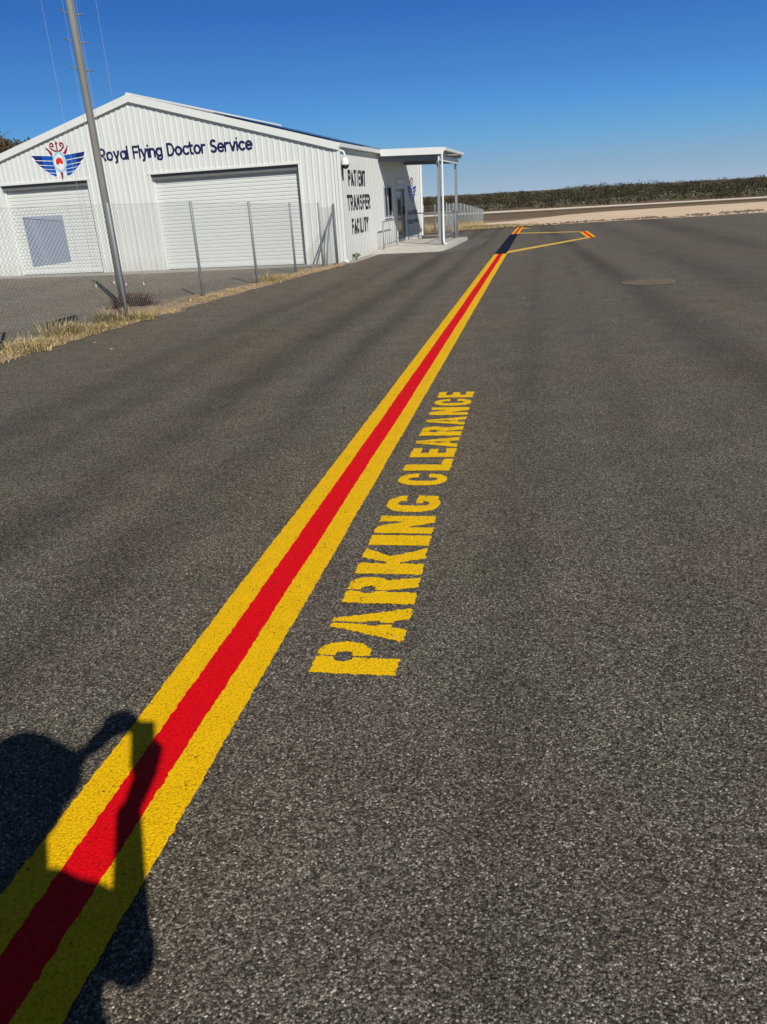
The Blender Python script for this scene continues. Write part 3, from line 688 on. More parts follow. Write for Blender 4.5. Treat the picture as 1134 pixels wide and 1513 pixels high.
# ------------------------------------------------------------------ handrails
def rail(name, pts, z0, h, label, bars, curve=True):
    t = empty(name, world(*pts[0], 0), PHI); tag(t, label, 'handrail', 'galvanised handrails around the porch')
    o = Vector((*pts[0], 0)); P = [Vector((*p, 0))-o for p in pts]
    m = MB(); m.tube([P[0]+Vector((0, 0, z0))]+[p+Vector((0, 0, z0+h)) for p in P]+[P[-1]+Vector((0, 0, z0))], .022, 8); m.build('top_rail', GALV, t, True)
    m = MB(); m.tube([P[0]+Vector((0, 0, z0+.12)), P[-1]+Vector((0, 0, z0+.12))], .015, 6); m.build('bottom_rail', GALV, t, True)
    for i in range(1, bars):
        q = P[0].lerp(P[-1], i/bars); m = MB(); m.tube([q+Vector((0, 0, z0+.12)), q+Vector((0, 0, z0+h))], .011, 6); m.build('baluster', GALV, t, True)
rail('handrail', [(.28, 3.75), (.28, 5.7)], .11, .82, 'galvanised handrail against the sunlit wall below the window', 7)
rail('handrail', [(.10, 8.55), (1.85, 8.55)], .11, .92, 'galvanised handrail across the far end of the porch', 3)
rail('handrail', [(2.02, 4.85), (2.02, 8.15)], .11, .92, 'galvanised handrail between the two awning posts', 12)
rail('handrail', [(.16, 7.15), (.16, 8.1)], .11, .0, 'x', 1) if False else None

# ------------------------------------------------------------------ fences
def chain_fence(name, path, tops, label, post_at, dia=.075, wr=.0017, pr=.028, group=None, topwire=True, zbase=None):
    """path: ground points (x,y,z); tops: heights; post_at: list of (x,y,z,h)"""
    t = empty(name, path[0]); tag(t, label, 'fence', group); o = Vector(path[0])
    # arc-length parametrisation
    P = [Vector(p) for p in path]; L = [0]
    for a, b in zip(P, P[1:]): L.append(L[-1]+(b-a).length)
    def at(s, f):        # f = height 0..1
        s = min(max(s, 0), L[-1]); i = max(j for j in range(len(L)-1) if L[j] <= s+1e-9); k = (s-L[i])/(L[i+1]-L[i])
        p = P[i].lerp(P[i+1], k); h = tops[i]*(1-k)+tops[i+1]*k
        return p+Vector((0, 0, .03+f*(h-.05)))-o
    H = max(tops); m = MB(); nseg = 10
    for sgn in (1, -1):
        s0 = -H if sgn > 0 else 0; s1 = L[-1] if sgn > 0 else L[-1]+H; s = s0
        while s < s1:
            fs_ = [k/nseg for k in range(nseg+1)]
            pts = [(s+sgn*f*H, f) for f in fs_]; pts = [(a, f) for a, f in pts if -1e-6 <= a <= L[-1]+1e-6]
            if len(pts) >= 2:
                m.tube([at(a, f) + Vector((.0015*sgn, 0, 0)) for a, f in pts], wr, 3, caps=False)
            s += dia
    m.build('wire_mesh', WIRE, t)
    m = MB()
    for f in ((0.0, 1.0)): m.tube([at(l*L[-1]/24, f) for l in range(25)], .0025, 4)
    m.build('strain_wire', WIRE, t)
    for (x, y, z, h) in post_at:
        m = MB(); m.tube([Vector((x, y, z-.05))-o, Vector((x, y, z+h))-o, Vector((x, y, z+h+.012))-o], [pr, pr, pr*.6], 10); m.build('fence_post', GALV, t, True)
    return t
fp = [(-7.05, 2.5, 0), (-6.95, 5.6, 0), (-6.80, 8.58, 0), (-6.47, 11.30, 0), (-6.45, 14.22, 0), (-6.13, 16.42, 0), (-6.02, 18.90, 0), (-5.60, 19.95, 0)]
ft = [1.78, 1.78, 1.78, 1.77, 1.755, 1.69, 1.635, 1.60]
F1 = chain_fence('chain_link_fence', [(x-.035, y, z) for x, y, z in fp], ft, 'chain link fence on grey posts in front of the roller doors', [(x, y, z, h) for (x, y, z), h in zip(fp, ft)])
# end bay by the corner: gate-like panel with bent stays
t = empty('fence_gate', (-5.60, 19.95, 0)); tag(t, 'narrow chain link gate with a bent stay beside the building corner', 'gate')
m = MB()
a, b = Vector((0, .06, 0)), Vector((-.02, 1.60, 0))
def bay(s, f): return a.lerp(b, s)+Vector((0, 0, .06+f*1.42))
for sgn in (1, -1):
    for k in range(-20, 42):
        s0 = k*.05; pts = [(s0+sgn*f*.93, f) for f in [q/10 for q in range(11)]]; pts = [(x, f) for x, f in pts if 0 <= x <= 1]
        if len(pts) >= 2: m.tube([bay(x, f)+Vector((.002*sgn, 0, 0)) for x, f in pts], .0017, 3, caps=False)
m.build('wire_mesh', WIRE, t)
m = MB(); m.tube([(-.02, 1.62, -.03), (-.02, 1.62, 1.56)], .03, 10); m.build('gate_post', GALVD, t, True)
for dx, dy in ((0, 0), (.03, .22)):
    m = MB(); m.tube([Vector((.01, .10+dy, .02)), Vector((-.0+dx, .25+dy, .5)), Vector((-.01+dx, .62+dy*.8, .95)), Vector((-.015, 1.25+dy*.3, 1.28)), Vector((-.02, 1.58, 1.42))], .02, 8); m.build('stay', GALVD, t, True)
m = MB(); m.tube([(0, .05, .03), (-.02, 1.6, .03)], .012, 6); m.build('bottom_rail', GALVD, t, True)
# far fence: from behind the building to a corner, then away beside the apron
fp2 = [(-8.6, 37.9, 0), (-6.9, 37.6, 0), (-5.57, 37.3, 0), (-4.345, 37.0, 0)]
fp3 = [(-4.345, 37.0, 0)]
for k in range(1, 13):
    q = k/12; Y = 37+33*q**1.25; fp3.append((-4.345-.749*(Y-37)/33, Y, float(tz(Y))))
h3 = [1.22-.0*k + (.05)*k/12 for k in range(13)]
chain_fence('chain_link_fence', fp2, [1.24, 1.23, 1.22, 1.22], 'short chain link fence seen through the porch railings', [(x, y, z, 1.24) for x, y, z in [(-8.6, 37.9, 0), (-7.9, 37.77, 0), (-7.2, 37.65, 0), (-6.6, 37.52, 0), (-5.97, 37.39, 0), (-5.45, 37.27, 0), (-4.9, 37.15, 0)]], .075, .0013, .024)
chain_fence('chain_link_fence', fp3, h3, 'far chain link fence running away beside the apron', [(x, y, z, h+(.06 if i == 0 else 0)) for i, ((x, y, z), h) in enumerate(zip(fp3, h3))], .075, .0013, .03)
# blank sheet wired to the near fence
m = MB(); m.box(-.006, .0, -.425, .425, 1.00, 1.64)
o = m.build('sign_board', mat_plain('blue_grey_sheet', (.40, .45, .54), .6, 0, .05), loc=(-6.80, 10.13, 0)); tag(o, 'blank blue-grey sheet wired to the back of the near fence', 'sign')
o.rotation_euler = (0, 0, R(-3))

# ------------------------------------------------------------------ mast
MX, MY = -7.61, 13.25
t = empty('mast', (MX, MY, 0)); tag(t, 'tall grey tapering mast with climbing pegs behind the fence', 'mast')
m = MB(); m.tube([(0, 0, -.1), (0, 0, 2), (0, 0, 4), (0, 0, 5.3)], [.066, .062, .056, .052], 16); m.build('pole', MASTM, t, True)
m = MB(); m.tube([(.078, -.01, 0), (.074, -.01, 5.25)], .008, 6); m.build('conduit', MASTM, t, True)
d1 = Vector((.80, .60, .10)); d2 = Vector((-.86, -.30, .42))
for z in (3.84, 4.24, 4.64, 5.04):
    for d in (d1, d2):
        d_ = d.normalized(); m = MB(); m.tube([Vector((0, 0, z))+d_*.05, Vector((0, 0, z))+d_*.185], .0095, 6); m.tube([Vector((0, 0, z))+d_*.178, Vector((0, 0, z))+d_*.19], .014, 6); m.build('climbing_peg', GALVD, t, True)
m = MB(); m.box(-.16, .16, -.16, .16, 0, .03); m.build('base_plate', GALVD, t, bevel=.005)
for i, (gx_, gy_) in enumerate([(-10.54, 17.23), (-10.46, 17.93), (-9.77, 17.28), (-9.31, 17.28)]):
    t = empty('antenna_rod', (gx_, gy_, 0)); lab = ['outermost', 'second from the outside', 'third from the outside', 'innermost'][i]
    tag(t, f'{lab} of four thin upright rods standing behind the mast', 'antenna rod', 'thin rods behind the mast')
    m = MB(); m.tube([(0, 0, 0), (0, 0, 3), (0, 0, 7.2)], [.0045, .0035, .002], 5); m.build('rod', WIRE, t)
    m = MB(); m.tube([(0, 0, .02), (0, 0, .07)], .014, 8); m.build('insulator', TRIM, t)

# ------------------------------------------------------------------ dirt strip, grass, weeds by the fence
oy = [2, 8.18, 8.86, 9.75, 11.03, 12.31, 14.22, 16.33, 19.04, 20.8, 21.6]; ox = [-6.65, -6.50, -6.42, -6.46, -6.30, -6.22, -6.05, -5.80, -5.49, -5.30, -5.33]
iy = [2, 8, 9.7, 11.4, 12.2, 13.4, 14.3, 14.9, 16.5, 18.9, 20.4, 21.6]; ix = [-7.2, -7.0, -6.95, -6.95, -7.55, -8.15, -7.5, -6.85, -6.45, -6.15, -5.85, -5.5]
yy = np.arange(2, 21.6, .05); m = MB(); n = len(yy)
xo = np.interp(yy, oy, ox)+.10*(vnoise(yy*4, yy*0, 5)-.5)+.07*(vnoise(yy*14, yy*0, 6)-.5); xi_ = np.interp(yy, iy, ix)+.25*(vnoise(yy*3, yy*0, 7)-.5)+.1*(vnoise(yy*11, yy*0, 8)-.5)
K = 8; vs = []
for k in range(K+1):
    for y, a_, b_ in zip(yy, xo, xi_):
        t_ = k/K; vs.append((a_*(1-t_)+b_*t_, y, .005+(.05*math.sin(math.pi*t_)*(.4+float(vnoise(y*2.2, t_*3, 9))))))
m.add(vs, [(k*n+i, (k+1)*n+i, (k+1)*n+i+1, k*n+i+1)[::-1] for k in range(K) for i in range(n-1)])
STRIP = mat_ground('pinkish_dirt', (.34, .25, .175), (.26, .19, .13), (.44, .34, .23), 1.2, 14, .02)
tag(m.build('dirt_ground', STRIP, None, True), kind='structure')

DRY = mat_leaf('dry_straw', (.54, .43, .24), (.42, .32, .16), 6); GRN = mat_leaf('olive_green_blades', (.15, .15, .05), (.28, .25, .10), 6)
def blades(m, cx, cy, r, n, h, lean=.5, mi=(0,), z0=0.0):
    for _ in range(n):
        a = random.uniform(0, 2*math.pi); q = r*math.sqrt(random.random()); x, y = cx+q*math.cos(a), cy+q*math.sin(a)
        hh = h*random.uniform(.35, 1.1); b = a+random.uniform(-1, 1); l = hh*random.uniform(.15, 1.0)*lean; wd = random.uniform(.0025, .006)
        c_, s_ = math.cos(b), math.sin(b); px, py = -s_*wd, c_*wd
        p0 = Vector((x, y, z0)); p1 = Vector((x+c_*l*.35, y+s_*l*.35, z0+hh*.65)); p2 = Vector((x+c_*l, y+s_*l, z0+hh*random.uniform(.75, 1)))
        w_ = Vector((px, py, 0)); m.add([p0-w_, p0+w_, p1+w_*.8, p1-w_*.8, p2], [(0, 1, 2, 3), (3, 2, 4)], random.choice(mi))
TUFTS = [(-6.62, 8.75, .22, 620, .30, (0, 0, 0, 1), 'straw-coloured grass tuft at the nearest fence post'), (-6.68, 9.35, .22, 480, .19, (0, 0, 0, 1), 'low dry grass tuft under the blank sheet'),
         (-6.66, 9.95, .30, 900, .36, (0, 0, 1), 'tall yellow green grass tuft under the fence before the mast'), (-6.48, 10.35, .2, 380, .2, (0, 0, 1), 'small yellowish grass tuft at the asphalt edge'),
         (-6.60, 11.05, .22, 800, .38, (0, 1, 1), 'green and yellow grass tuft around the foot of the second post'), (-6.42, 11.50, .24, 520, .24, (1, 1, 0), 'dull green grass tuft just past the mast'),
         (-6.22, 12.3, .2, 220, .10, (0,), 'thin straw patch at the asphalt edge behind the bush'), (-6.3, 14.25, .2, 300, .12, (0,), 'straw patch at the foot of the third post'), (-6.25, 13.75, .25, 260, .14, (0, 0, 1), 'flattened straw patch before the third post'),
         (-6.15, 15.0, .2, 240, .14, (0,), 'short straw tuft midway between two posts'), (-6.05, 16.9, .28, 700, .28, (0, 0, 0, 1), 'bushy straw tuft just past the fourth post'), (-5.95, 17.6, .2, 300, .18, (0,), 'pale straw tuft before the fifth post'),
         (-5.85, 19.2, .2, 220, .12, (0,), 'sparse straw tuft near the gate')]
for x, y, r, n, h, mi, lab in TUFTS:
    m = MB()
    for _q in range(7):
        aa = random.uniform(0, 6.28); rr = r*random.random(); blades(m, rr*math.cos(aa), rr*math.sin(aa), r*.48, int(n*.14), h*.80*random.uniform(.4, 1.0), 1.4, mi)
    blades(m, 0, 0, r*1.2, int(n*.12), h*.5, 1.6, mi)
    if n > 500:
        for _q in range(9): blades(m, random.gauss(0, r*.5), random.gauss(0, r*.5), .01, 2, h*random.uniform(1.0, 1.5), .5, (0,))
    o = m.build('grass_tuft', [DRY, GRN], loc=(x, y, .01)); tag(o, lab, 'grass tuft', 'dry grass tufts along the fence')
m = MB()
for _ in range(1300):
    y = random.uniform(6, 20.5) if _ % 2 else random.uniform(8, 12.6); x = float(np.interp(y, oy, ox))*.75+float(np.interp(y, iy, ix))*.25+random.gauss(-.05, .12)
    if random.random() < .8: blades(m, x, y, .08, 7, .085, 1.8, (0,), .01)
for _ in range(2200):
    y = random.uniform(7.5, 20.5); x = float(np.interp(y, oy, ox))+random.gauss(-.12, .10); a = random.uniform(0, 6.3); l = random.uniform(.03, .12)
    m.add([(x, y, .03), (x+.006, y+.003, .03), (x+l*math.cos(a), y+l*math.sin(a), random.uniform(.03, .06))], [(0, 1, 2)], 0)
o = m.build('dry_grass', [DRY, GRN]); tag(o, 'short trampled straw scattered along the dirt strip', kind='stuff')
# pebbles and clods
def pebble(m, x, y, z, r, mi=0):
    vs = [(x+r*random.uniform(.7, 1.2)*a, y+r*random.uniform(.7, 1.2)*b, z+r*.6*random.uniform(.7, 1.1)*c) for a, b, c in ((1, 0, 0), (-1, 0, 0), (0, 1, 0), (0, -1, 0), (0, 0, 1), (0, 0, -1), (.6, .6, .5), (-.6, .6, .5), (.6, -.6, .5), (-.6, -.6, .5))]
    m.add(vs, [(0, 2, 6), (6, 2, 4), (0, 6, 4), (2, 1, 7), (7, 1, 4), (2, 7, 4), (1, 3, 9), (9, 3, 4), (1, 9, 4), (3, 0, 8), (8, 0, 4), (3, 8, 4)], mi)
PEB = mat_plain('pale_stone', (.45, .38, .29), .9, 0, .3, 20); PEB2 = mat_plain('brown_clod', (.14, .10, .07), .95, 0, .3, 20)
m = MB()
for _ in range(900):
    y = random.uniform(4, 21); x = float(np.interp(y, oy, ox))+random.gauss(-.15, .16); pebble(m, x, y, .012, random.uniform(.004, .016), random.choice((0, 0, 1)))
for _ in range(150): pebble(m, random.uniform(-6, 3), random.uniform(2.5, 16), .004, random.uniform(.002, .006), 0)
for x, y in ((-5.95, 9.42), (-.28, 12.65), (-1.95, 32.0), (-.2, 11.9), (-5.4, 8.9), (.9, 10.2)): pebble(m, x, y, .012, random.uniform(.014, .026), 0)
o = m.build('gravel', [PEB, PEB2]); tag(o, 'loose small stones along the asphalt edge', kind='stuff')
m = MB()
for _ in range(420):
    x = random.uniform(-2.5, 14); y = float(np.interp(x, ex, ey))+abs(random.gauss(0, .8))+.15; r_ = random.uniform(.02, .09)
    pebble(m, x, y, float(tz(y))+.02, r_, 1 if random.random() < .7 else 0)
for cx, cy, n in ((4.3, 41.6, 26), (5.2, 42.3, 24), (2.6, 41.5, 22), (7.7, 44, 16), (16.5, 70, 30), (11, 52, 16), (13, 58, 10), (1.2, 41, 16)):
    for _ in range(n): 
        x, y = random.gauss(cx, .35), random.gauss(cy, .35); pebble(m, x, y, float(tz(y))+.02, random.uniform(.05, .14)*cy/42, 1)
o = m.build('gravel', [PEB, PEB2]); tag(o, 'dark clods and stones scattered on the pale gravel strip', kind='stuff')

def leafy(m, cx, cy, cz, rx, ry, rz, n, s, mi=0, hollow=.0):
    for _ in range(n):
        while True:
            p = Vector((random.uniform(-1, 1), random.uniform(-1, 1), random.uniform(-1, 1)))
            if hollow < p.length < 1: break
        c = Vector((cx+p.x*rx, cy+p.y*ry, cz+p.z*rz)); a = Vector((random.gauss(0, 1), random.gauss(0, 1), random.gauss(0, 1))).normalized(); b = a.orthogonal().normalized()
        q = s*random.uniform(.6, 1.4); m.add([c-a*q, c+b*q*.45, c+a*q, c-b*q*.45], [(0, 1, 2, 3)], mi)
# dead brown bush behind the mast
BUSH = mat_leaf('dead_brown_twigs', (.12, .062, .038), (.065, .036, .024), 5)
m = MB()
for _ in range(520):
    a_ = random.uniform(0, 6.28); l = random.uniform(.1, .36); e = random.uniform(.15, 1.2); b0 = Vector((random.gauss(0, .16), random.gauss(0, .10), .0))
    p1 = b0+Vector((math.cos(a_)*l*math.cos(e), math.sin(a_)*l*math.cos(e), l*math.sin(e))); m.tube([b0, p1, p1+Vector((random.gauss(0, .05), random.gauss(0, .05), random.gauss(0, .03)))], [.005, .004, .002], 3, caps=False)
leafy(m, 0, 0, .12, .36, .24, .16, 700, .022)
o = m.build('dead_bush', BUSH, loc=(-7.28, 13.0, 0)); tag(o, 'dead reddish brown bush heaped at the foot of the mast', 'bush')
m = MB(); GW = mat_leaf('fresh_green_weed', (.03, .065, .02), (.05, .10, .035), 9)
for k in range(7):
    a_ = k*.9; tip = Vector((.08*math.cos(a_), .11*math.sin(a_), random.uniform(.08, .20))); m.tube([(0, 0, 0), tip*.5+Vector((0, 0, .03)), tip], [.006, .005, .003], 4)
    leafy(m, tip.x, tip.y, tip.z, .04, .05, .04, 10, .026)
o = m.build('weed', GW, loc=world(.12, .95, 0)); tag(o, 'small green weed growing against the foot of the side wall', 'weed')
# weeds and dry grass along the apron's far edge
m = MB()
for _ in range(560):
    x = random.uniform(-8, -.4); y = float(np.interp(x, ex, ey))+abs(random.gauss(0, 2.2)); 
    if x < -4: y = random.uniform(37.2, 60)
    blades(m, x, y, .25, 7, .13+.22*(x < -4.3), .8, (0, 0, 1), float(tz(y)))
for _ in range(170):
    Y = 37.2+random.random()**1.5*33; x = -4.345-.749*(Y-37)/33+random.gauss(.15, .15); blades(m, x, Y, .2, 12, .36, .6, (0, 0, 0, 2), float(tz(Y)))
for _ in range(300):
    x = random.uniform(-1, 12); y = float(np.interp(x, ex, ey))+abs(random.gauss(0, .3)); blades(m, x, y, .06, 5, .05, 1.2, (1, 2), float(tz(y)))
o = m.build('dry_grass', [DRY, GRN, mat_leaf('orange_grass', (.34, .19, .08), (.26, .15, .07), 3)]); tag(o, 'dry orange and straw grass at the far apron edge', kind='stuff')

# ------------------------------------------------------------------ service cover and scuff on the apron
m = MB(); nn = 40; r_ = .40
m.add([(r_*math.cos(2*math.pi*i/nn), r_*math.sin(2*math.pi*i/nn), .006) for i in range(nn)], [tuple(range(nn))])
for i in range(nn):
    a0, a1 = 2*math.pi*i/nn, 2*math.pi*(i+1)/nn
    m.add([(R1*math.cos(a), R1*math.sin(a), z) for R1, z in ((.405, .010), (.44, .008)) for a in (a0, a1)], [(0, 2, 3, 1)], 1)
o = m.build('service_cover', [mat_ground('rusty_cover', (.19, .15, .115), (.15, .12, .095), (.22, .17, .12), 3, 20, .004), mat_plain('pale_cover_rim', (.23, .185, .14), .8)], loc=(1.83, 14.38, 0)); tag(o, 'round rusty service cover set in the asphalt', 'service cover')

# ------------------------------------------------------------------ tree behind the building, woodland on the horizon
def tree(name, x, y, z, h, r, label, seed, leafm):
    random.seed(seed); t = empty(name, (x, y, z)); tag(t, label, 'tree')
    m = MB(); m.tube([(0, 0, -.1), (.1, 0, h*.3), (-.05, .1, h*.6), (0, 0, h*.85)], [.18, .14, .09, .03], 8)
    ends = []
    for k in range(9):
        a_ = k*2.4; zz = h*(.28+.06*k); e = Vector((math.cos(a_)*r*.75, math.sin(a_)*r*.75, zz+h*.18)); m.tube([(0, 0, zz), e*.5+Vector((0, 0, zz*.5)), e], [.07, .045, .015], 5); ends.append(e)
    m.build('trunk', mat_plain('bark', (.12, .09, .07), .9, 0, .3, 8), t, True)
    m = MB()
    for k in range(46):
        a_ = random.uniform(0, 6.28); q = r*random.uniform(.2, 1.0); zz = h*random.uniform(.35, .93); q *= (1.15-abs(zz/h-.6)*1.4)
        leafy(m, q*math.cos(a_), q*math.sin(a_), zz, .7, .7, .55, 130, .10)
    m.build('crown', leafm, t); random.seed(seed+1)
LF = mat_leaf('brown_green_foliage', (.045, .038, .02), (.085, .062, .03), .8)
tree('gum_tree', -31.5, 45, 0, 6.5, 2.6, 'dark bushy tree showing above the low end of the hangar roof', 3, LF)
tree('gum_tree', -36, 48, 0, 7.4, 3.0, 'dark tree standing beyond the hangar, cut off by the picture edge', 5, LF)

WOOD = [mat_leaf('woodland_dark', (.045, .040, .022), (.072, .058, .034), .09), mat_leaf('woodland_brown', (.065, .052, .034), (.045, .038, .024), .09), mat_leaf('woodland_grey_green', (.10, .105, .06), (.075, .08, .045), .12), mat_leaf('woodland_pale', (.17, .16, .115), (.13, .125, .085), .12)]
random.seed(5)
VW = []; FW = []; MW = []
nr = np.random.default_rng(4)
def clump(c, rad, n, s, mi):
    global VW
    p = nr.normal(size=(n, 3)); p /= np.linalg.norm(p, axis=1)[:, None]; p *= nr.uniform(.45, 1.0, (n, 1))
    p = p*np.array(rad)+np.array(c)
    a = nr.normal(size=(n, 3)); a /= np.linalg.norm(a, axis=1)[:, None]; b = np.cross(a, nr.normal(size=(n, 3))); b /= np.linalg.norm(b, axis=1)[:, None]
    q = s*nr.uniform(.6, 1.4, (n, 1)); vs = np.stack([p-a*q, p+b*q*.6, p+a*q, p-b*q*.6], 1).reshape(-1, 3)
    o0 = sum(len(v) for v in VW) if False else clump.n; VW.append(vs); clump.n += len(vs)
    idx = (o0+np.arange(n*4)).reshape(n, 4); FW.append(idx); MW.append(np.full(n, mi))
clump.n = 0
for row, (Y, hh) in enumerate([(302, 2.0), (312, 2.9), (322, 4.4), (335, 5.6), (350, 6.0), (370, 5.8), (405, 4.9), (440, 4.6), (468, 4.3)]):
    x = -75.0 if row < 6 else -105.0
    while x < (150 if row < 6 else 215):
        h = hh*nr.uniform(.80, 1.12)*(.82+.34*float(vnoise(x*.045, row*.3, 3))+.10*float(vnoise(x*.2, row, 5))); y = Y+nr.uniform(-6, 6); z0 = -4.6 if Y < 345 else -4.7+(Y-340)/130*2.1
        wd = nr.uniform(1.6, 3.4)*(.7 if row < 1 else 1); mi = int(nr.choice([0, 0, 1, 1, 2] if row > 1 else [2, 2, 3, 3, 0, 1]))
        if row > 1:
            clump((x, y, z0+h*.68), (wd, wd, h*.33), 110, .26, mi)
            clump((x, y, z0+h*.25), (wd*.8, wd*.8, h*.26), 20, .40, 0)
        else: clump((x, y, z0+h*.42), (wd, wd, h*.48), 80, .26, mi)
        x += nr.uniform(1.4, 3.2) + (nr.uniform(3, 9) if nr.random() < (.10 if row < 2 else .03) else 0)
V = np.concatenate(VW); F = np.concatenate(FW); me = bpy.data.meshes.new('woodland'); me.vertices.add(len(V)); me.vertices.foreach_set('co', V.ravel())
me.loops.add(F.size); me.loops.foreach_set('vertex_index', F.ravel()); me.polygons.add(len(F)); me.polygons.foreach_set('loop_start', np.arange(len(F))*4); me.polygons.foreach_set('loop_total', np.full(len(F), 4))
for q in WOOD: me.materials.append(q)
me.polygons.foreach_set('material_index', np.concatenate(MW).astype(np.int32)); me.update(); me.validate()
o = bpy.data.objects.new('woodland', me); S.collection.objects.link(o); tag(o, 'long belt of dark low scrub woodland on the horizon', kind='stuff')
# ground rising gently under the far woodland keeps the skyline dark between crowns
m = MB(); m.add([(-900, 340, -4.7), (900, 340, -4.7), (900, 470, -2.6), (-900, 470, -2.6), (900, 900, -2.0), (-900, 900, -2.0)], [(0, 1, 2, 3), (3, 2, 4, 5)])
tag(m.build('hill', WOOD[0]), kind='structure')

# ------------------------------------------------------------------ the photographer (only the shadow is in view)
T_ = math.tan(SUN_EL)
def W(s, p, z): return Vector((-s*math.sin(SUN_AZ)+p*math.cos(SUN_AZ), s*math.cos(SUN_AZ)+p*math.sin(SUN_AZ), z))
def capsule(m, a, b, ra, rb, n=14):
    a, b = Vector(a), Vector(b); d = (b-a); L = d.length; d.normalize(); pts = []; rs = []
    for k in range(5): t = -math.pi/2+k*math.pi/8; pts.append(a+d*ra*math.sin(t)); rs.append(max(ra*math.cos(t), .0008))
    for k in range(5): t = k*math.pi/8; pts.append(b+d*rb*math.sin(t)); rs.append(max(rb*math.cos(t), .0008))
    m.tube(pts, rs, n)
def ell(m, c, rx, ry, rz, rot=None, n=16):
    vs = []; fs = []; k = 10
    for i in range(k+1):
        t = math.pi*i/k
        for j in range(n):
            q = Vector((rx*math.sin(t)*math.cos(2*math.pi*j/n), ry*math.sin(t)*math.sin(2*math.pi*j/n), rz*math.cos(t)))
            if rot: q = rot @ q
            vs.append(Vector(c)+q)
    fs = [(i*n+j, i*n+(j+1) % n, (i+1)*n+(j+1) % n, (i+1)*n+j) for i in range(k) for j in range(n)]
    m.add(vs, [f[::-1] for f in fs])
def remesh(o, vs):
    r_ = o.modifiers.new('remesh', 'REMESH'); r_.mode = 'VOXEL'; r_.voxel_size = vs; r_.use_smooth_shade = True
    s_ = o.modifiers.new('smooth', 'SMOOTH'); s_.factor = .5; s_.iterations = 3
SKIN = mat_plain('skin', (.50, .30, .21), .55, 0, .06); SHIRT = mat_plain('navy_work_shirt', (.03, .04, .08), .9, 0, .15); HAT = mat_plain('brown_hood_cloth', (.12, .09, .06), .9)
B = MB()
hd = W(-.02, -.345, 1.60)
ell(B, hd, .080, .098, .118); ell(B, hd+Vector((-.02, .075, -.05)), .05, .045, .06); capsule(B, hd+Vector((-.02, .085, -.005)), hd+Vector((-.027, .112, -.035)), .012, .016)
capsule(B, W(-.06, -.35, 1.34), W(-.03, -.345, 1.52), .062, .055)
for s_ in (-1, 1): ell(B, hd+Vector((s_*.082, .0, -.01)), .012, .022, .032)
shR, shL = W(-.08, -.195, 1.19), W(-.02, -.56, 1.38)
capsule(B, shL, shR, .062, .062)
for q in (-.07, 0, .07): capsule(B, W(-.07, -.385+q, 1.20), W(-.09, -.36+q*.8, .98), .115, .10)
capsule(B, W(-.09, -.42, .92), W(-.09, -.30, .92), .125, .125)
elR, wrR = W(-.02, -.122, 1.035), W(.0, -.072, 1.36)
capsule(B, shR, elR, .054, .050); capsule(B, elR, wrR, .050, .036)
elL, wrL = W(.12, -.56, 1.30), W(-.02, -.148, 1.640)
capsule(B, shL, elL, .055, .044); capsule(B, elL, wrL, .043, .020)
for s_, foot in ((-.10, -.46), (.10, -.26)):
    capsule(B, W(-.09, -.36+s_, .90), W(-.08, -.36+s_*1.1, .50), .088, .058); capsule(B, W(-.08, -.36+s_*1.1, .50), W(-.10, -.36+s_*1.2, .10), .056, .038)
    capsule(B, W(-.12, -.36+s_*1.2, .05), W(.06, -.34+s_*1.25, .04), .042, .036)
# hands: palm and five fingers each
def hand(wr, palm_c, fdir, side, n_out, curl, th):
    fdir = fdir.normalized(); side = side.normalized(); n_out = n_out.normalized()
    capsule(B, wr, palm_c, .026, .034)
    for k, L in enumerate((.070, .080, .074, .058)):
        b0 = palm_c+side*(-.030+.020*k)+fdir*.02; b1 = b0+fdir*L*.45+n_out*curl*.3*L; b2 = b1+fdir*L*.25+n_out*curl*.5*L; b3 = b2+fdir*L*.05+n_out*curl*.35*L
        capsule(B, b0, b1, .0098, .0092, 8); capsule(B, b1, b2, .0090, .0084, 8); capsule(B, b2, b3, .0082, .0070, 8)
    t0 = palm_c-side*.028-fdir*.02; t1 = t0-side*.022+fdir*.035+n_out*.01; t2 = t1+fdir*.034+n_out*.012
    capsule(B, t0, t1, .013, .011, 8); capsule(B, t1, t2, .0105, .009, 8)
camR = rt.copy(); camU = up.copy(); camF = fw.copy(); C0 = Vector((0, 0, 1.6))
PC = C0 - camF*.022 - camU*.008 + camR*.018           # phone centre, behind the lens
hand(wrR, PC-camU*.070-camF*.030+camR*.022, camU+camR*.15, camR, camF, .5, 0)
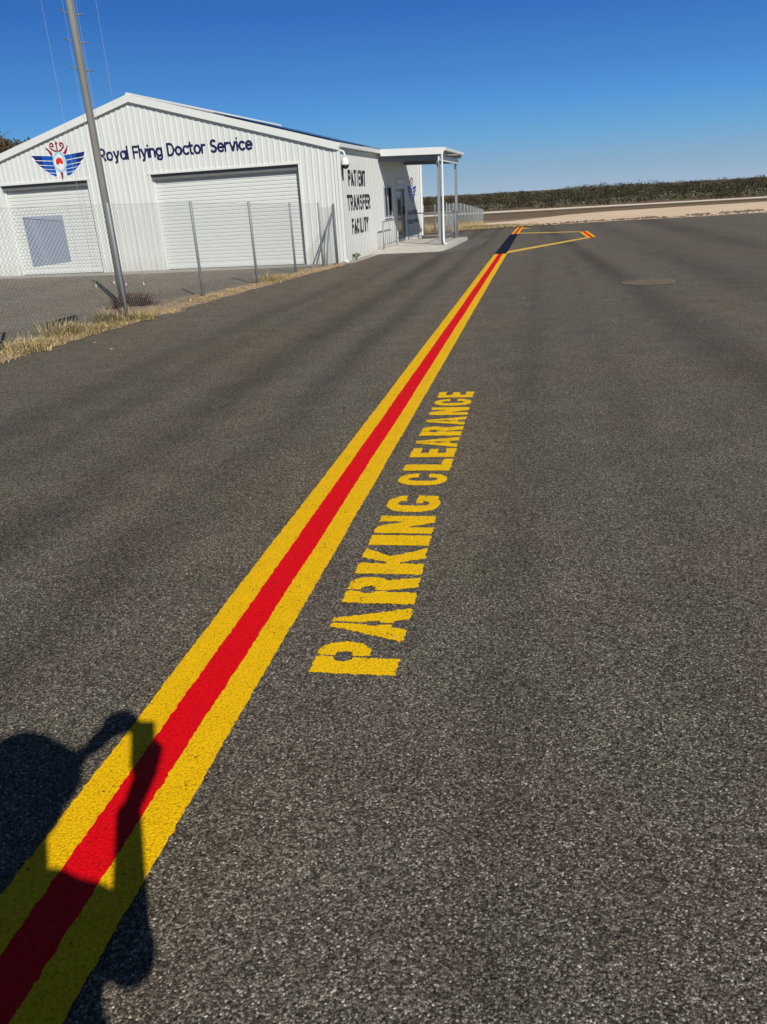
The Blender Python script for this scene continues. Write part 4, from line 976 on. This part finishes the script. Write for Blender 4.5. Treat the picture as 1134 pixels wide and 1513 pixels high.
hand(wrL, W(-.01, -.072, 1.690), W(0, .09, -.015), Vector((0, 0, -1)), camF, .12, 0)
person = B.build('person', SKIN, None, True); tag(person, 'person in a brown hood and navy work shirt holding up a phone', 'person'); remesh(person, .0065)
m = MB(); hc = hd+Vector((.0, -.035, -.035)); ell(m, hc+W(0, .0, .03), .150, .125, .195); ell(m, hc+W(0, .04, .05), .155, .120, .115); ell(m, hd+Vector((0, -.02, .06)), .130, .110, .105)
o = m.build('hood', HAT, person, True); remesh(o, .01)
m = MB()
capsule(m, shL, shR, .074, .066)
for q in (-.07, 0, .07): capsule(m, W(-.07, -.385+q, 1.19), W(-.09, -.36+q*.8, .90), .126, .118)
capsule(m, shR, elR+(wrR-elR)*.02, .068, .060); capsule(m, elR+Vector((0, 0, .02)), elR+Vector((0, 0, .10)), .060, .048); capsule(m, shL, elL, .068, .058); capsule(m, elL, wrL+(elL-wrL)*.12, .056, .034)
o = m.build('shirt', SHIRT, person, True); remesh(o, .012)
m = MB()
for s_ in (-.10, .10): capsule(m, W(-.09, -.36+s_, .90), W(-.08, -.36+s_*1.1, .50), .108, .080); capsule(m, W(-.08, -.36+s_*1.1, .50), W(-.10, -.36+s_*1.2, .12), .078, .066)
capsule(m, W(-.09, -.42, .90), W(-.09, -.30, .90), .135, .135)
o = m.build('trousers', mat_plain('khaki_cloth', (.16, .13, .09), .9), person, True); remesh(o, .012)
m = MB()
for s_ in (-1, 1): ell(m, hd+Vector((s_*.032-.018, .090, .01)), .012, .008, .009)
m.build('eyes', DARK, person, True)
bx_ = MB(); hx_, hy_, hz_ = .041, .078, .0045
vs = [PC+camR*a*hx_+camU*b*hy_+camF*c*hz_ for c in (-1, 1) for a, b in ((-1, -1), (1, -1), (1, 1), (-1, 1))]
bx_.add(vs, [(0, 3, 2, 1), (4, 5, 6, 7), (0, 1, 5, 4), (1, 2, 6, 5), (2, 3, 7, 6), (3, 0, 4, 7)])
o = bx_.build('phone', DARK, None, bevel=.003); tag(o, 'dark phone held upright in the hand of the person', 'phone')
